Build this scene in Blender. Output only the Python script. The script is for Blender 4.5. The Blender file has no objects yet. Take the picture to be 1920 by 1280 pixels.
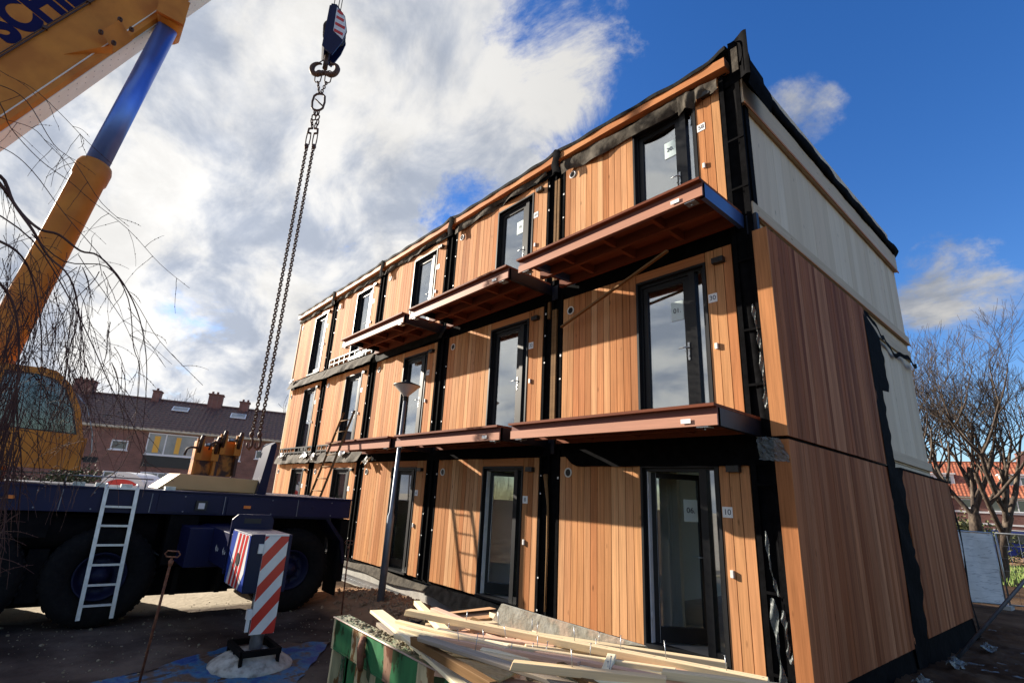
import bpy, bmesh, math, random
from mathutils import Vector, Matrix, Euler
random.seed(7)
S = bpy.context.scene
COL = S.collection
RAD = math.radians
V = Vector

# ------------------------------------------------------------------ camera
CAM = V((2.471, -6.481, 1.772))
CR = V((0.6390, 0.7668, 0.0603)); CU = V((0.1810, -0.2260, 0.9572)); CF = V((-0.7480, 0.6010, 0.2830))
def place(px, py, d):
    """a world point at forward distance d, used to lay out twigs and timber at their real distance"""
    return CAM + (CF + CR*((px-916.33)/953.71) - CU*((py-650.79)/953.71))*d
def place_z(px, py, z):
    r = CF + CR*((px-916.33)/953.71) - CU*((py-650.79)/953.71)
    return CAM + r*((z-CAM.z)/r.z)
cam_d = bpy.data.cameras.new('camera'); cam = bpy.data.objects.new('camera', cam_d); COL.objects.link(cam)
x = CR.normalized(); zax = -CF.normalized(); y = zax.cross(x).normalized(); x = y.cross(zax)
cam.matrix_world = Matrix(((x.x, y.x, zax.x, CAM.x), (x.y, y.y, zax.y, CAM.y), (x.z, y.z, zax.z, CAM.z), (0, 0, 0, 1)))
cam_d.sensor_width = 36; cam_d.lens = 953.71/1920*36
cam_d.shift_x = 0.02275; cam_d.shift_y = 0.00562
cam_d.clip_end = 3000; cam_d.clip_start = 0.05
S.camera = cam

# ------------------------------------------------------------------ materials
def _n(nt, t, **k):
    n = nt.nodes.new(t)
    for a, b in k.items(): setattr(n, a, b)
    return n
def ramp(nt, stops, fac):
    r = _n(nt, 'ShaderNodeValToRGB')
    el = r.color_ramp.elements
    while len(el) < len(stops): el.new(0.5)
    for e, (p, c) in zip(el, stops): e.position = p; e.color = (*c, 1)
    nt.links.new(fac, r.inputs[0]); return r.outputs[0]
def noise(nt, scale, stretch=(1, 1, 1), detail=4, rough=.55, coord='Object', dist=0, rnd=True):
    tc = _n(nt, 'ShaderNodeTexCoord'); mp = _n(nt, 'ShaderNodeMapping'); mp.inputs['Scale'].default_value = stretch
    if coord == 'World':
        g = _n(nt, 'ShaderNodeNewGeometry'); nt.links.new(g.outputs['Position'], mp.inputs[0])
    else:
        nt.links.new(tc.outputs[coord], mp.inputs[0])
    no = _n(nt, 'ShaderNodeTexNoise'); no.inputs['Scale'].default_value = scale
    no.inputs['Detail'].default_value = detail; no.inputs['Roughness'].default_value = rough
    no.inputs['Distortion'].default_value = dist
    if rnd:
        oi = _n(nt, 'ShaderNodeNewGeometry'); ad = _n(nt, 'ShaderNodeVectorMath', operation='ADD')
        cb = _n(nt, 'ShaderNodeMath', operation='MULTIPLY'); cb.inputs[1].default_value = 37.0
        nt.links.new(oi.outputs['Random Per Island'], cb.inputs[0])
        nt.links.new(mp.outputs[0], ad.inputs[0]); nt.links.new(cb.outputs[0], ad.inputs[1])
        nt.links.new(ad.outputs[0], no.inputs['Vector'])
    else:
        nt.links.new(mp.outputs[0], no.inputs['Vector'])
    return no.outputs[0]
def mat(name, c1, c2=None, scale=6, stretch=(1, 1, 1), rough=.65, metal=0, bump=0, bscale=None, lo=.35, hi=.65, c3=None, coord='Object', spec=None, rough2=None, dist=0, coat=0):
    m = bpy.data.materials.new(name); m.use_nodes = True; nt = m.node_tree; b = nt.nodes['Principled BSDF']
    b.inputs['Roughness'].default_value = rough; b.inputs['Metallic'].default_value = metal
    if spec is not None: b.inputs['Specular IOR Level'].default_value = spec
    if coat: b.inputs['Coat Weight'].default_value = coat; b.inputs['Coat Roughness'].default_value = .15
    if c2 is None: b.inputs['Base Color'].default_value = (*c1, 1)
    else:
        f = noise(nt, scale, stretch, coord=coord, dist=dist)
        st = [(lo, c1), (hi, c2)] if c3 is None else [(lo, c1), ((lo+hi)/2, c2), (hi, c3)]
        nt.links.new(ramp(nt, st, f), b.inputs['Base Color'])
        if rough2 is not None:
            mr = _n(nt, 'ShaderNodeMapRange'); mr.inputs[3].default_value = rough; mr.inputs[4].default_value = rough2
            mr.inputs[1].default_value = lo; mr.inputs[2].default_value = hi
            nt.links.new(f, mr.inputs[0]); nt.links.new(mr.outputs[0], b.inputs['Roughness'])
    if bump:
        bp = _n(nt, 'ShaderNodeBump'); bp.inputs['Strength'].default_value = min(1, bump); bp.inputs['Distance'].default_value = .02
        nt.links.new(noise(nt, bscale or scale*3, stretch, detail=5, coord=coord), bp.inputs['Height']); nt.links.new(bp.outputs[0], b.inputs['Normal'])
    return m
def wood(name, tones, axis='z', grain=.35, rough=.6, knots=0, gscale=1.0, bump=.12, contrast=1.0):
    """boards: one tone per board, stretched grain along the axis, a few knots"""
    m = bpy.data.materials.new(name); m.use_nodes = True; nt = m.node_tree; b = nt.nodes['Principled BSDF']
    b.inputs['Roughness'].default_value = rough; b.inputs['Specular IOR Level'].default_value = .06
    g = _n(nt, 'ShaderNodeNewGeometry'); oi = _n(nt, 'ShaderNodeObjectInfo')
    a = _n(nt, 'ShaderNodeMath', operation='ADD'); fr = _n(nt, 'ShaderNodeMath', operation='FRACT')
    ml = _n(nt, 'ShaderNodeMath', operation='MULTIPLY'); ml.inputs[1].default_value = 7.31
    nt.links.new(g.outputs['Random Per Island'], a.inputs[0]); nt.links.new(oi.outputs['Random'], ml.inputs[0])
    nt.links.new(ml.outputs[0], a.inputs[1]); nt.links.new(a.outputs[0], fr.inputs[0])
    k = len(tones)
    base = ramp(nt, [(i/(k-1)*.96+.02, t) for i, t in enumerate(tones)], fr.outputs[0])
    st = {'z': (30, 30, .9), 'x': (.9, 30, 30), 'y': (30, .9, 30)}[axis]
    f = noise(nt, 1.3*gscale, st, detail=5, rough=.6, dist=.6)
    f2 = noise(nt, .9*gscale, tuple(v*.18 if v > 5 else v*.5 for v in st), detail=3)
    mr = _n(nt, 'ShaderNodeMapRange'); mr.inputs[1].default_value = .3; mr.inputs[2].default_value = .7
    mr.inputs[3].default_value = 1-grain; mr.inputs[4].default_value = 1+grain*.45
    nt.links.new(f, mr.inputs[0])
    mr2 = _n(nt, 'ShaderNodeMapRange'); mr2.inputs[1].default_value = .3; mr2.inputs[2].default_value = .7
    mr2.inputs[3].default_value = 1-grain*.5; mr2.inputs[4].default_value = 1+grain*.3
    nt.links.new(f2, mr2.inputs[0])
    mm = _n(nt, 'ShaderNodeMath', operation='MULTIPLY'); nt.links.new(mr.outputs[0], mm.inputs[0]); nt.links.new(mr2.outputs[0], mm.inputs[1])
    vm = _n(nt, 'ShaderNodeVectorMath', operation='SCALE'); nt.links.new(base, vm.inputs[0]); nt.links.new(mm.outputs[0], vm.inputs['Scale'])
    out = vm.outputs[0]
    if knots:
        tc = _n(nt, 'ShaderNodeTexCoord'); mp = _n(nt, 'ShaderNodeMapping')
        mp.inputs['Scale'].default_value = {'z': (5, 5, 1.6), 'x': (1.6, 5, 5), 'y': (5, 1.6, 5)}[axis]
        vo = _n(nt, 'ShaderNodeTexVoronoi'); vo.inputs['Scale'].default_value = 1.1
        nt.links.new(tc.outputs['Object'], mp.inputs[0]); nt.links.new(mp.outputs[0], vo.inputs['Vector'])
        kr = _n(nt, 'ShaderNodeMapRange'); kr.inputs[1].default_value = .03; kr.inputs[2].default_value = .10
        kr.inputs[3].default_value = 1-knots; kr.inputs[4].default_value = 1
        nt.links.new(vo.outputs['Distance'], kr.inputs[0])
        v2 = _n(nt, 'ShaderNodeVectorMath', operation='SCALE'); nt.links.new(out, v2.inputs[0]); nt.links.new(kr.outputs[0], v2.inputs['Scale']); out = v2.outputs[0]
    nt.links.new(out, b.inputs['Base Color'])
    bp = _n(nt, 'ShaderNodeBump'); bp.inputs['Strength'].default_value = bump; bp.inputs['Distance'].default_value = .004
    nt.links.new(f, bp.inputs['Height']); nt.links.new(bp.outputs[0], b.inputs['Normal'])
    return m
M = {}
CED = [(.60, .285, .125), (.46, .19, .075), (.70, .38, .185), (.37, .14, .055), (.62, .315, .14), (.55, .255, .12), (.72, .41, .21), (.52, .21, .085), (.64, .33, .16)]
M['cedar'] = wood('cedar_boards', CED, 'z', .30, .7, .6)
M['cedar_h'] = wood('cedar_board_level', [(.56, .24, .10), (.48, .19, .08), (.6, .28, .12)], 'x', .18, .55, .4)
M['cedar_g'] = wood('shaded_gable_cedar', [(.38, .135, .055), (.26, .082, .032), (.46, .185, .085), (.19, .055, .022), (.42, .16, .07), (.31, .10, .042), (.50, .215, .105), (.235, .072, .028)], 'z', .34, .7, .4)  # same cedar as the front, with the gable's shade put into darker tones
M['clt'] = wood('pale_timber_panel', [(.74, .62, .46), (.66, .54, .39), (.78, .66, .50), (.70, .57, .42)], 'z', .10, .75, .5)
M['clt_rail'] = wood('pale_timber_rail', [(.62, .50, .36), (.56, .44, .30)], 'y', .14, .7, .5)
M['pine'] = wood('raw_pine', [(.92, .76, .47), (.95, .84, .58), (.84, .62, .36), (.92, .73, .48), (.80, .62, .37)], 'x', .20, .6, .6, 1.6)
M['pine_red'] = wood('pinkish_pine', [(.80, .52, .38), (.74, .46, .32)], 'x', .25, .6, .7, 1.6)
M['pine_grey'] = wood('weathered_pine', [(.42, .36, .29), (.36, .31, .25), (.5, .44, .36)], 'x', .25, .8, .4, 1.6)
M['pine_brown'] = wood('brown_batten', [(.24, .14, .065), (.19, .105, .045)], 'x', .25, .7, .4, 1.6)
M['strand'] = mat('strand_board', (.80, .60, .32), (.62, .42, .2), 26, (1, 3, 1), .7, bump=.4)
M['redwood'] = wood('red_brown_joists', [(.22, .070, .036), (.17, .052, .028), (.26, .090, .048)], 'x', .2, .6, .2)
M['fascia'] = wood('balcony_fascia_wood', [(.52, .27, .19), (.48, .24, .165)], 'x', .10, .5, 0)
M['web'] = wood('shade_toned_web', [(.20, .095, .085), (.17, .08, .07)], 'x', .10, .5, 0)  # shade under the deck overhang put into a darker tone than the fascia
M['membrane'] = mat('black_membrane', (.0035, .0035, .004), (.007, .007, .008), 9, rough=.85, bump=.5, bscale=7, spec=.03)
M['felt'] = mat('bitumen_felt', (.007, .007, .007), (.018, .017, .015), 7, rough=.8, bump=.6, bscale=12, spec=.08)
M['felt_grey'] = mat('grey_sunlit_felt', (.045, .038, .030), (.11, .095, .075), 6, rough=.8, bump=.8, bscale=11, spec=.1)  # sunlit look of the black flaps put into the grey; foundation membrane shares it
M['frame'] = mat('anthracite_frame', (.010, .011, .013), (.016, .017, .019), 3, rough=.45, spec=.25)
M['frame_in'] = mat('white_inner_frame', (.62, .64, .68), (.5, .52, .56), 3, rough=.4)
M['white'] = mat('white_plastic', (.78, .78, .76), (.68, .68, .66), 9, rough=.4)
M['sign'] = mat('white_sign', (.82, .83, .82), rough=.45)
M['ink'] = mat('dark_ink', (.03, .035, .06), rough=.6)
M['paper'] = mat('pale_paper', (.66, .80, .78), (.72, .84, .82), 4, rough=.6)
M['black'] = mat('black_plastic', (.012, .012, .013), rough=.45)
M['steel_black'] = mat('dark_painted_steel', (.006, .008, .014), (.011, .014, .024), 5, rough=.45, spec=.3)
M['steel_blue'] = mat('sky_tinted_steel', (.04, .08, .22), (.05, .10, .26), 4, rough=.28, spec=.8)  # dark corner beam, its blue sky reflection put into the base colour
M['galv'] = mat('galvanised_steel', (.42, .44, .46), (.30, .32, .34), 14, rough=.38, metal=.85)
M['galv_dull'] = mat('dull_galvanised_pole', (.16, .18, .22), (.24, .26, .30), 8, (1, 1, .5), rough=.5, metal=.6)
M['alu'] = mat('aluminium_ladder', (.72, .73, .75), (.6, .61, .63), 10, rough=.4, metal=.55)
M['chrome'] = mat('sky_tinted_piston', (.16, .27, .66), (.13, .23, .58), 2, rough=.38, metal=.75)  # chrome rod, with the blue of the reflected sky put into its base colour
M['orange'] = mat('orange_crane_paint', (.70, .26, .035), (.62, .22, .03), 1.5, rough=.5, spec=.25, c3=(.52, .17, .022))
M['orange_pale'] = mat('pale_orange_paint', (.70, .42, .17), (.62, .36, .14), 1.5, rough=.4)
M['cream'] = mat('cream_boom_strip', (.86, .80, .66), (.78, .70, .56), 3, rough=.5)
M['rusty'] = mat('rust_stained_orange', (.60, .22, .03), (.07, .03, .02), 3.2, rough=.6, lo=.40, hi=.50, bump=.3)
M['brown_dark'] = mat('dark_brown_stain', (.05, .022, .015), (.09, .04, .02), 6, rough=.6)
M['navy'] = mat('navy_truck_paint', (.005, .007, .040), (.008, .011, .055), 1.5, rough=.4, spec=.25)
M['navy_dull'] = mat('dull_navy_paint', (.004, .005, .018), (.007, .008, .028), 4, rough=.55, spec=.2)
M['text'] = mat('blue_lettering', (.008, .008, .06), rough=.5, spec=.1)
M['under'] = mat('grimy_underside', (.004, .004, .005), (.009, .008, .008), 6, rough=.85, bump=.3, spec=.1)
M['rubber'] = mat('tyre_rubber', (.005, .005, .006), (.010, .0095, .0095), 12, rough=.8, bump=.35, bscale=40, spec=.15)
M['rim'] = mat('navy_wheel_rim', (.005, .007, .030), (.009, .011, .042), 9, rough=.5, spec=.25)
M['glass_dark'] = None
M['rust'] = mat('rusty_steel', (.14, .045, .025), (.25, .10, .05), 18, rough=.8, bump=.4)
M['concrete'] = mat('grey_concrete', (.36, .35, .32), (.46, .45, .41), 5, rough=.85, bump=.3, bscale=30)
M['slab'] = mat('grey_green_weathered_sheet', (.40, .39, .33), (.30, .28, .22), 6, (1, 1, 1), .8, bump=.4, c3=(.46, .36, .27), bscale=20)
M['pad'] = mat('scuffed_white_pad', (.50, .50, .47), (.38, .38, .35), 9, (1, 1, 1), rough=.6, bump=.5, c3=(.20, .19, .17), lo=.36, hi=.68)
M['red'] = mat('red_reflective', (.62, .035, .03), (.56, .03, .025), 4, rough=.35)
M['stripe_white'] = mat('white_reflective', (.80, .80, .80), (.70, .70, .70), 5, rough=.4)
M['dutch_blue'] = mat('blue_panel', (.03, .07, .38), rough=.35)
M['lamp_white'] = mat('lamp_diffuser', (.58, .56, .52), (.5, .48, .44), 5, rough=.35)
M['box'] = mat('cardboard', (.52, .29, .14), (.46, .25, .12), 5, rough=.85)
M['amber'] = mat('amber_marker', (.85, .22, .03), rough=.3)
M['plastic_sheet'] = mat('crumpled_clear_plastic', (.20, .23, .23), (.12, .14, .145), 8, rough=.35, bump=.6)
M['bark'] = mat('plane_tree_bark', (.085, .058, .040), (.032, .021, .015), 5, (1, 1, .4), .85, bump=.6, c3=(.14, .105, .075))
M['twig'] = mat('birch_twig', (.055, .026, .024), (.10, .05, .04), 5, rough=.8, spec=.15)
M['hedge'] = mat('hedge_leaves', (.012, .025, .010), (.035, .06, .02), 8, rough=.8)
M['hedge_light'] = mat('shrub_leaves', (.08, .10, .03), (.16, .15, .06), 8, rough=.8)
M['car_blue'] = mat('blue_van_paint', (.02, .035, .20), rough=.25, coat=.6)
M['skip_green'] = None
M['tarp'] = mat('blue_ground_tarp', (.012, .06, .24), (.03, .15, .30), 3.5, rough=.6, bump=.9, bscale=14, c3=(.10, .065, .045), lo=.40, hi=.60)
M['debris'] = mat('mud_and_grit', (.30, .25, .17), (.18, .16, .10), 20, rough=.95, bump=1, c3=(.40, .34, .24))
M['ledge'] = mat('seat_blue', (.05, .09, .25), rough=.8)

_b = M['plastic_sheet'].node_tree.nodes['Principled BSDF']; _b.inputs['Alpha'].default_value = .62
def glass(name, tint=(.9, .95, .93), refl=.25, dark=1.0):
    m = bpy.data.materials.new(name); m.use_nodes = True; nt = m.node_tree
    nt.nodes.remove(nt.nodes['Principled BSDF']); out = nt.nodes['Material Output']
    tr = _n(nt, 'ShaderNodeBsdfTransparent'); tr.inputs[0].default_value = (*[t*dark for t in tint], 1)
    gl = _n(nt, 'ShaderNodeBsdfGlossy'); gl.inputs['Roughness'].default_value = .01; gl.inputs[0].default_value = (.95, .97, 1, 1)
    lw = _n(nt, 'ShaderNodeLayerWeight'); lw.inputs[0].default_value = .5
    mr = _n(nt, 'ShaderNodeMapRange'); mr.inputs[3].default_value = refl; mr.inputs[4].default_value = 1.0
    pw = _n(nt, 'ShaderNodeMath', operation='POWER'); pw.inputs[1].default_value = 3
    nt.links.new(lw.outputs['Facing'], pw.inputs[0]); nt.links.new(pw.outputs[0], mr.inputs[0])
    mx = _n(nt, 'ShaderNodeMixShader'); nt.links.new(mr.outputs[0], mx.inputs[0])
    nt.links.new(tr.outputs[0], mx.inputs[1]); nt.links.new(gl.outputs[0], mx.inputs[2]); nt.links.new(mx.outputs[0], out.inputs[0])
    return m
M['glass'] = glass('window_glass', refl=.34, dark=.85)
M['glass_clear'] = glass('door_glass', refl=.17, tint=(1, 1, 1), dark=1.0)
M['glass_cab'] = glass('cab_glass', (.75, .80, .76), .07, .45)
M['room'] = mat('pale_green_plaster', (.80, .86, .72), (.84, .89, .77), 3, rough=.9)
M['room_floor'] = mat('dusty_screed', (.42, .41, .38), (.34, .33, .30), 5, rough=.9)

def skip_mat():
    m = bpy.data.materials.new('green_skip_paint'); m.use_nodes = True; nt = m.node_tree; b = nt.nodes['Principled BSDF']
    b.inputs['Roughness'].default_value = .5
    gg = _n(nt, 'ShaderNodeNewGeometry'); sx_ = _n(nt, 'ShaderNodeSeparateXYZ'); nt.links.new(gg.outputs['Position'], sx_.inputs[0])
    f = noise(nt, 9, (1, 1, .35), rnd=False, detail=5, coord='World')
    md = _n(nt, 'ShaderNodeMath', operation='MULTIPLY_ADD'); md.inputs[1].default_value = .10; nt.links.new(f, md.inputs[0]); nt.links.new(sx_.outputs['X'], md.inputs[2])
    mr_ = _n(nt, 'ShaderNodeMapRange'); mr_.inputs[1].default_value = -2.1; mr_.inputs[2].default_value = -.1; nt.links.new(md.outputs[0], mr_.inputs[0])
    GR, CRM, PNK = (.035, .20, .075), (.66, .58, .36), (.34, .20, .13)
    g = ramp(nt, [(.0, CRM), (.05, GR), (.205, CRM), (.33, GR), (.47, PNK), (.53, GR), (.70, CRM), (.80, GR)], mr_.outputs[0])
    nt.nodes[-1].color_ramp.interpolation = 'CONSTANT'
    f2 = noise(nt, 7, (1, 1, .5), rnd=False, detail=8)
    r = ramp(nt, [(.56, (1, 1, 1)), (.59, (.42, .22, .12))], f2)
    mx = _n(nt, 'ShaderNodeMixRGB', blend_type='MULTIPLY'); mx.inputs[0].default_value = 1
    nt.links.new(g, mx.inputs[1]); nt.links.new(r, mx.inputs[2])
    f3 = noise(nt, 14, (1, 1, .2), rnd=False)
    r3 = ramp(nt, [(.35, (.5, .5, .5)), (.6, (1, 1, 1))], f3)
    m2 = _n(nt, 'ShaderNodeMixRGB', blend_type='MULTIPLY'); m2.inputs[0].default_value = .7
    nt.links.new(mx.outputs[0], m2.inputs[1]); nt.links.new(r3, m2.inputs[2]); nt.links.new(m2.outputs[0], b.inputs['Base Color'])
    bp = _n(nt, 'ShaderNodeBump'); bp.inputs['Strength'].default_value = .4; bp.inputs['Distance'].default_value = .01
    nt.links.new(f2, bp.inputs['Height']); nt.links.new(bp.outputs[0], b.inputs['Normal'])
    return m
M['skip'] = skip_mat()
def brick_mat(name, c1, c2, mortar, sc=1.0):
    m = bpy.data.materials.new(name); m.use_nodes = True; nt = m.node_tree; b = nt.nodes['Principled BSDF']; b.inputs['Roughness'].default_value = .85
    tc = _n(nt, 'ShaderNodeTexCoord'); mp = _n(nt, 'ShaderNodeMapping'); mp.inputs['Rotation'].default_value = (RAD(90), 0, 0)
    br = _n(nt, 'ShaderNodeTexBrick'); br.inputs['Scale'].default_value = 1/sc
    br.inputs['Color1'].default_value = (*c1, 1); br.inputs['Color2'].default_value = (*c2, 1); br.inputs['Mortar'].default_value = (*mortar, 1)
    br.inputs['Brick Width'].default_value = .22; br.inputs['Row Height'].default_value = .065; br.inputs['Mortar Size'].default_value = .008
    nt.links.new(tc.outputs['Object'], mp.inputs[0]); nt.links.new(mp.outputs[0], br.inputs[0])
    f = noise(nt, 1.2, rnd=False); r = ramp(nt, [(.3, (.7, .7, .7)), (.7, (1.15, 1.1, 1.1))], f)
    mx = _n(nt, 'ShaderNodeMixRGB', blend_type='MULTIPLY'); mx.inputs[0].default_value = 1
    nt.links.new(br.outputs[0], mx.inputs[1]); nt.links.new(r, mx.inputs[2]); nt.links.new(mx.outputs[0], b.inputs['Base Color'])
    return m
M['brick'] = brick_mat('dark_red_brick', (.20, .085, .065), (.27, .12, .09), (.22, .17, .14))
M['brick2'] = brick_mat('plum_brick', (.16, .06, .05), (.22, .09, .07), (.2, .15, .13))
M['tile_dark'] = mat('dark_roof_tiles', (.085, .042, .036), (.12, .06, .05), 2.5, rough=.6, c3=(.07, .038, .034))
M['tile_orange'] = mat('orange_roof_tiles', (.40, .13, .065), (.30, .085, .045), 2.0, rough=.7, c3=(.48, .18, .09))
M['win_white'] = mat('white_window_frame', (.74, .75, .76), rough=.45)
M['pane'] = mat('dark_pane', (.05, .06, .07), (.10, .11, .12), .8, rough=.08, spec=.9)
M['pane_light'] = mat('curtained_pane', (.35, .37, .36), (.22, .24, .24), 1.2, rough=.15)
M['panel_black'] = mat('dark_spandrel', (.02, .025, .025), rough=.5)
M['gutter'] = mat('cream_gutter', (.62, .58, .48), (.5, .46, .38), 2, rough=.6)
M['yellow'] = mat('yellow_curtain', (.80, .45, .08), rough=.7)

# ------------------------------------------------------------------ mesh builder
class MB:
    def __init__(s): s.v = []; s.f = []; s.m = []; s.mi = 0; s.sm = []
    def add(s, vs, fs, smooth=False):
        o = len(s.v); s.v += [tuple(v) for v in vs]
        for f in fs: s.f.append(tuple(i+o for i in f)); s.m.append(s.mi); s.sm.append(smooth)
    def box(s, x0, x1, y0, y1, z0, z1):
        if x0 > x1: x0, x1 = x1, x0
        if y0 > y1: y0, y1 = y1, y0
        if z0 > z1: z0, z1 = z1, z0
        s.add([(x0, y0, z0), (x1, y0, z0), (x1, y1, z0), (x0, y1, z0), (x0, y0, z1), (x1, y0, z1), (x1, y1, z1), (x0, y1, z1)],
              [(0, 3, 2, 1), (4, 5, 6, 7), (0, 1, 5, 4), (1, 2, 6, 5), (2, 3, 7, 6), (3, 0, 4, 7)]); return s
    def beam(s, p0, p1, w, h, up=V((0, 0, 1))):
        """rectangular bar between two points"""
        p0 = V(p0); p1 = V(p1); d = (p1-p0).normalized()
        if abs(d.dot(up)) > .98: up = V((0, 1, 0))
        a = d.cross(up).normalized()*(w/2); b = a.cross(d).normalized()*(h/2)
        vs = [p+sa*a+sb*b for p in (p0, p1) for sa, sb in ((-1, -1), (1, -1), (1, 1), (-1, 1))]
        s.add(vs, [(0, 3, 2, 1), (4, 5, 6, 7), (0, 1, 5, 4), (1, 2, 6, 5), (2, 3, 7, 6), (3, 0, 4, 7)]); return s
    def tube(s, pts, rs, n=8, cap=True, smooth=True):
        pts = [V(p) for p in pts]
        if not isinstance(rs, (list, tuple)): rs = [rs]*len(pts)
        t = (pts[1]-pts[0]).normalized(); u = t.cross(V((0, 0, 1)))
        if u.length < .05: u = t.cross(V((1, 0, 0)))
        u.normalize(); vs = []
        for i, p in enumerate(pts):
            t = (pts[min(i+1, len(pts)-1)]-pts[max(i-1, 0)])
            if t.length < 1e-9: t = V((0, 0, 1))
            t.normalize(); u = (u-t*u.dot(t))
            if u.length < 1e-6: u = t.orthogonal()
            u.normalize(); w = t.cross(u)
            for k in range(n):
                a = 2*math.pi*k/n; vs.append(p+(u*math.cos(a)+w*math.sin(a))*rs[i])
        fs = [(i*n+k, i*n+(k+1) % n, (i+1)*n+(k+1) % n, (i+1)*n+k) for i in range(len(pts)-1) for k in range(n)]
        s.add(vs, fs, smooth)
        if cap:
            m = len(s.v)-len(vs)
            s.f.append(tuple(m+k for k in reversed(range(n)))); s.m.append(s.mi); s.sm.append(False)
            s.f.append(tuple(m+(len(pts)-1)*n+k for k in range(n))); s.m.append(s.mi); s.sm.append(False)
        return s
    def cyl(s, p0, p1, r0, r1=None, n=20, smooth=True): return s.tube([p0, p1], [r0, r0 if r1 is None else r1], n, True, smooth)
    def lathe(s, c, ax, prof, n=24, smooth=True):
        """prof: (radius, offset along axis)"""
        ax = V(ax).normalized(); u = ax.orthogonal().normalized(); w = ax.cross(u); c = V(c); vs = []
        for r, h in prof:
            for k in range(n):
                a = 2*math.pi*k/n; vs.append(c+ax*h+(u*math.cos(a)+w*math.sin(a))*max(r, 1e-4))
        s.add(vs, [(i*n+k, i*n+(k+1) % n, (i+1)*n+(k+1) % n, (i+1)*n+k) for i in range(len(prof)-1) for k in range(n)], smooth); return s
    def prism(s, poly, a, b, plane='yz'):
        """poly of 2D points extruded from a to b along the remaining axis"""
        n = len(poly)
        def P(p, h): return {'yz': (h, p[0], p[1]), 'xz': (p[0], h, p[1]), 'xy': (p[0], p[1], h)}[plane]
        vs = [P(p, a) for p in poly]+[P(p, b) for p in poly]
        s.add(vs, [tuple(reversed(range(n))), tuple(range(n, 2*n))]+[(i, (i+1) % n, n+(i+1) % n, n+i) for i in range(n)]); return s
    def grid(s, fn, nu, nv, smooth=True):
        vs = [fn(i/nu, j/nv) for j in range(nv+1) for i in range(nu+1)]; w = nu+1
        s.add(vs, [(j*w+i, j*w+i+1, (j+1)*w+i+1, (j+1)*w+i) for j in range(nv) for i in range(nu)], smooth); return s
    def ball(s, c, r, n=8, sq=(1, 1, 1), smooth=True):
        pr = [(math.sin(math.pi*i/n)*r, -math.cos(math.pi*i/n)*r) for i in range(n+1)]; o = len(s.v)
        s.lathe((0, 0, 0), (0, 0, 1), pr, n*2, smooth)
        for i in range(o, len(s.v)): v = s.v[i]; s.v[i] = (c[0]+v[0]*sq[0], c[1]+v[1]*sq[1], c[2]+v[2]*sq[2])
        return s
    def text(s, txt, size, origin, ux, uz, depth=.002, bold=0, sq=1):
        """lettering laid on a surface: ux reading direction, uz up"""
        cu = bpy.data.curves.new('t', 'FONT'); cu.body = txt; cu.size = size; cu.extrude = depth; cu.offset = bold; cu.align_x = 'CENTER'; cu.align_y = 'CENTER'
        o = bpy.data.objects.new('t', cu); COL.objects.link(o); dg = bpy.context.evaluated_depsgraph_get()
        me = bpy.data.meshes.new_from_object(o.evaluated_get(dg)); ux = V(ux).normalized(); uz = V(uz).normalized(); nn = ux.cross(uz)
        vs = [V(origin)+ux*v.co.x*sq+uz*v.co.y+nn*v.co.z for v in me.vertices]
        s.add(vs, [tuple(p.vertices) for p in me.polygons])
        bpy.data.objects.remove(o); bpy.data.curves.remove(cu); bpy.data.meshes.remove(me); return s
    def mesh(s, name, mats, origin=(0, 0, 0), solid=0):
        me = bpy.data.meshes.new(name); o = V(origin)
        me.from_pydata([tuple(V(v)-o) for v in s.v], [], s.f)
        for m in mats: me.materials.append(m)
        me.polygons.foreach_set('material_index', s.m); me.polygons.foreach_set('use_smooth', s.sm); me.update()
        return me
    def build(s, name, mats, parent=None, loc=None, bevel=0):
        if not isinstance(mats, (list, tuple)): mats = [mats]
        if parent is not None: org = wloc(parent) if loc is None else V(loc)
        elif loc is not None: org = V(loc)
        else:
            xs = [v[0] for v in s.v]; ys = [v[1] for v in s.v]; zs = [v[2] for v in s.v]
            org = V(((min(xs)+max(xs))/2, (min(ys)+max(ys))/2, min(zs)))
        me = s.mesh(name, mats, org); o = bpy.data.objects.new(name, me); COL.objects.link(o)
        if parent is not None: o.parent = parent; o.location = org-wloc(parent)
        else: o.location = org
        if bevel:
            b = o.modifiers.new('bevel', 'BEVEL'); b.width = bevel; b.segments = 2; b.limit_method = 'ANGLE'; b.angle_limit = RAD(40)
        return o
def split(s, name, mats, parent):
    """every separate piece of the builder becomes an object of its own"""
    par = list(range(len(s.v)))
    def fd(a):
        while par[a] != a: par[a] = par[par[a]]; a = par[a]
        return a
    for f in s.f:
        for q in f[1:]: par[fd(q)] = fd(f[0])
    comp = {}
    for k, f in enumerate(s.f): comp.setdefault(fd(f[0]), []).append(k)
    out = []
    for ks in comp.values():
        n = MB(); idx = {}
        for k in ks:
            for q in s.f[k]:
                if q not in idx: idx[q] = len(n.v); n.v.append(s.v[q])
            n.f.append(tuple(idx[q] for q in s.f[k])); n.m.append(s.m[k]); n.sm.append(s.sm[k])
        out.append(n.build(name, mats, parent))
    return out
MB.split = split
def wloc(o):
    l = V(o.location)
    while o.parent is not None: o = o.parent; l += V(o.location)
    return l
def tag(o, label=None, cat=None, group=None, kind=None):
    if label: o['label'] = label
    if cat: o['category'] = cat
    if group: o['group'] = group
    if kind: o['kind'] = kind
    return o
def thing(name, loc, label, cat, group=None):
    o = bpy.data.objects.new(name, None); o.empty_display_size = .2; COL.objects.link(o); o.location = loc
    return tag(o, label, cat, group)
R = random.random
def U(a, b): return random.uniform(a, b)
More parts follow.
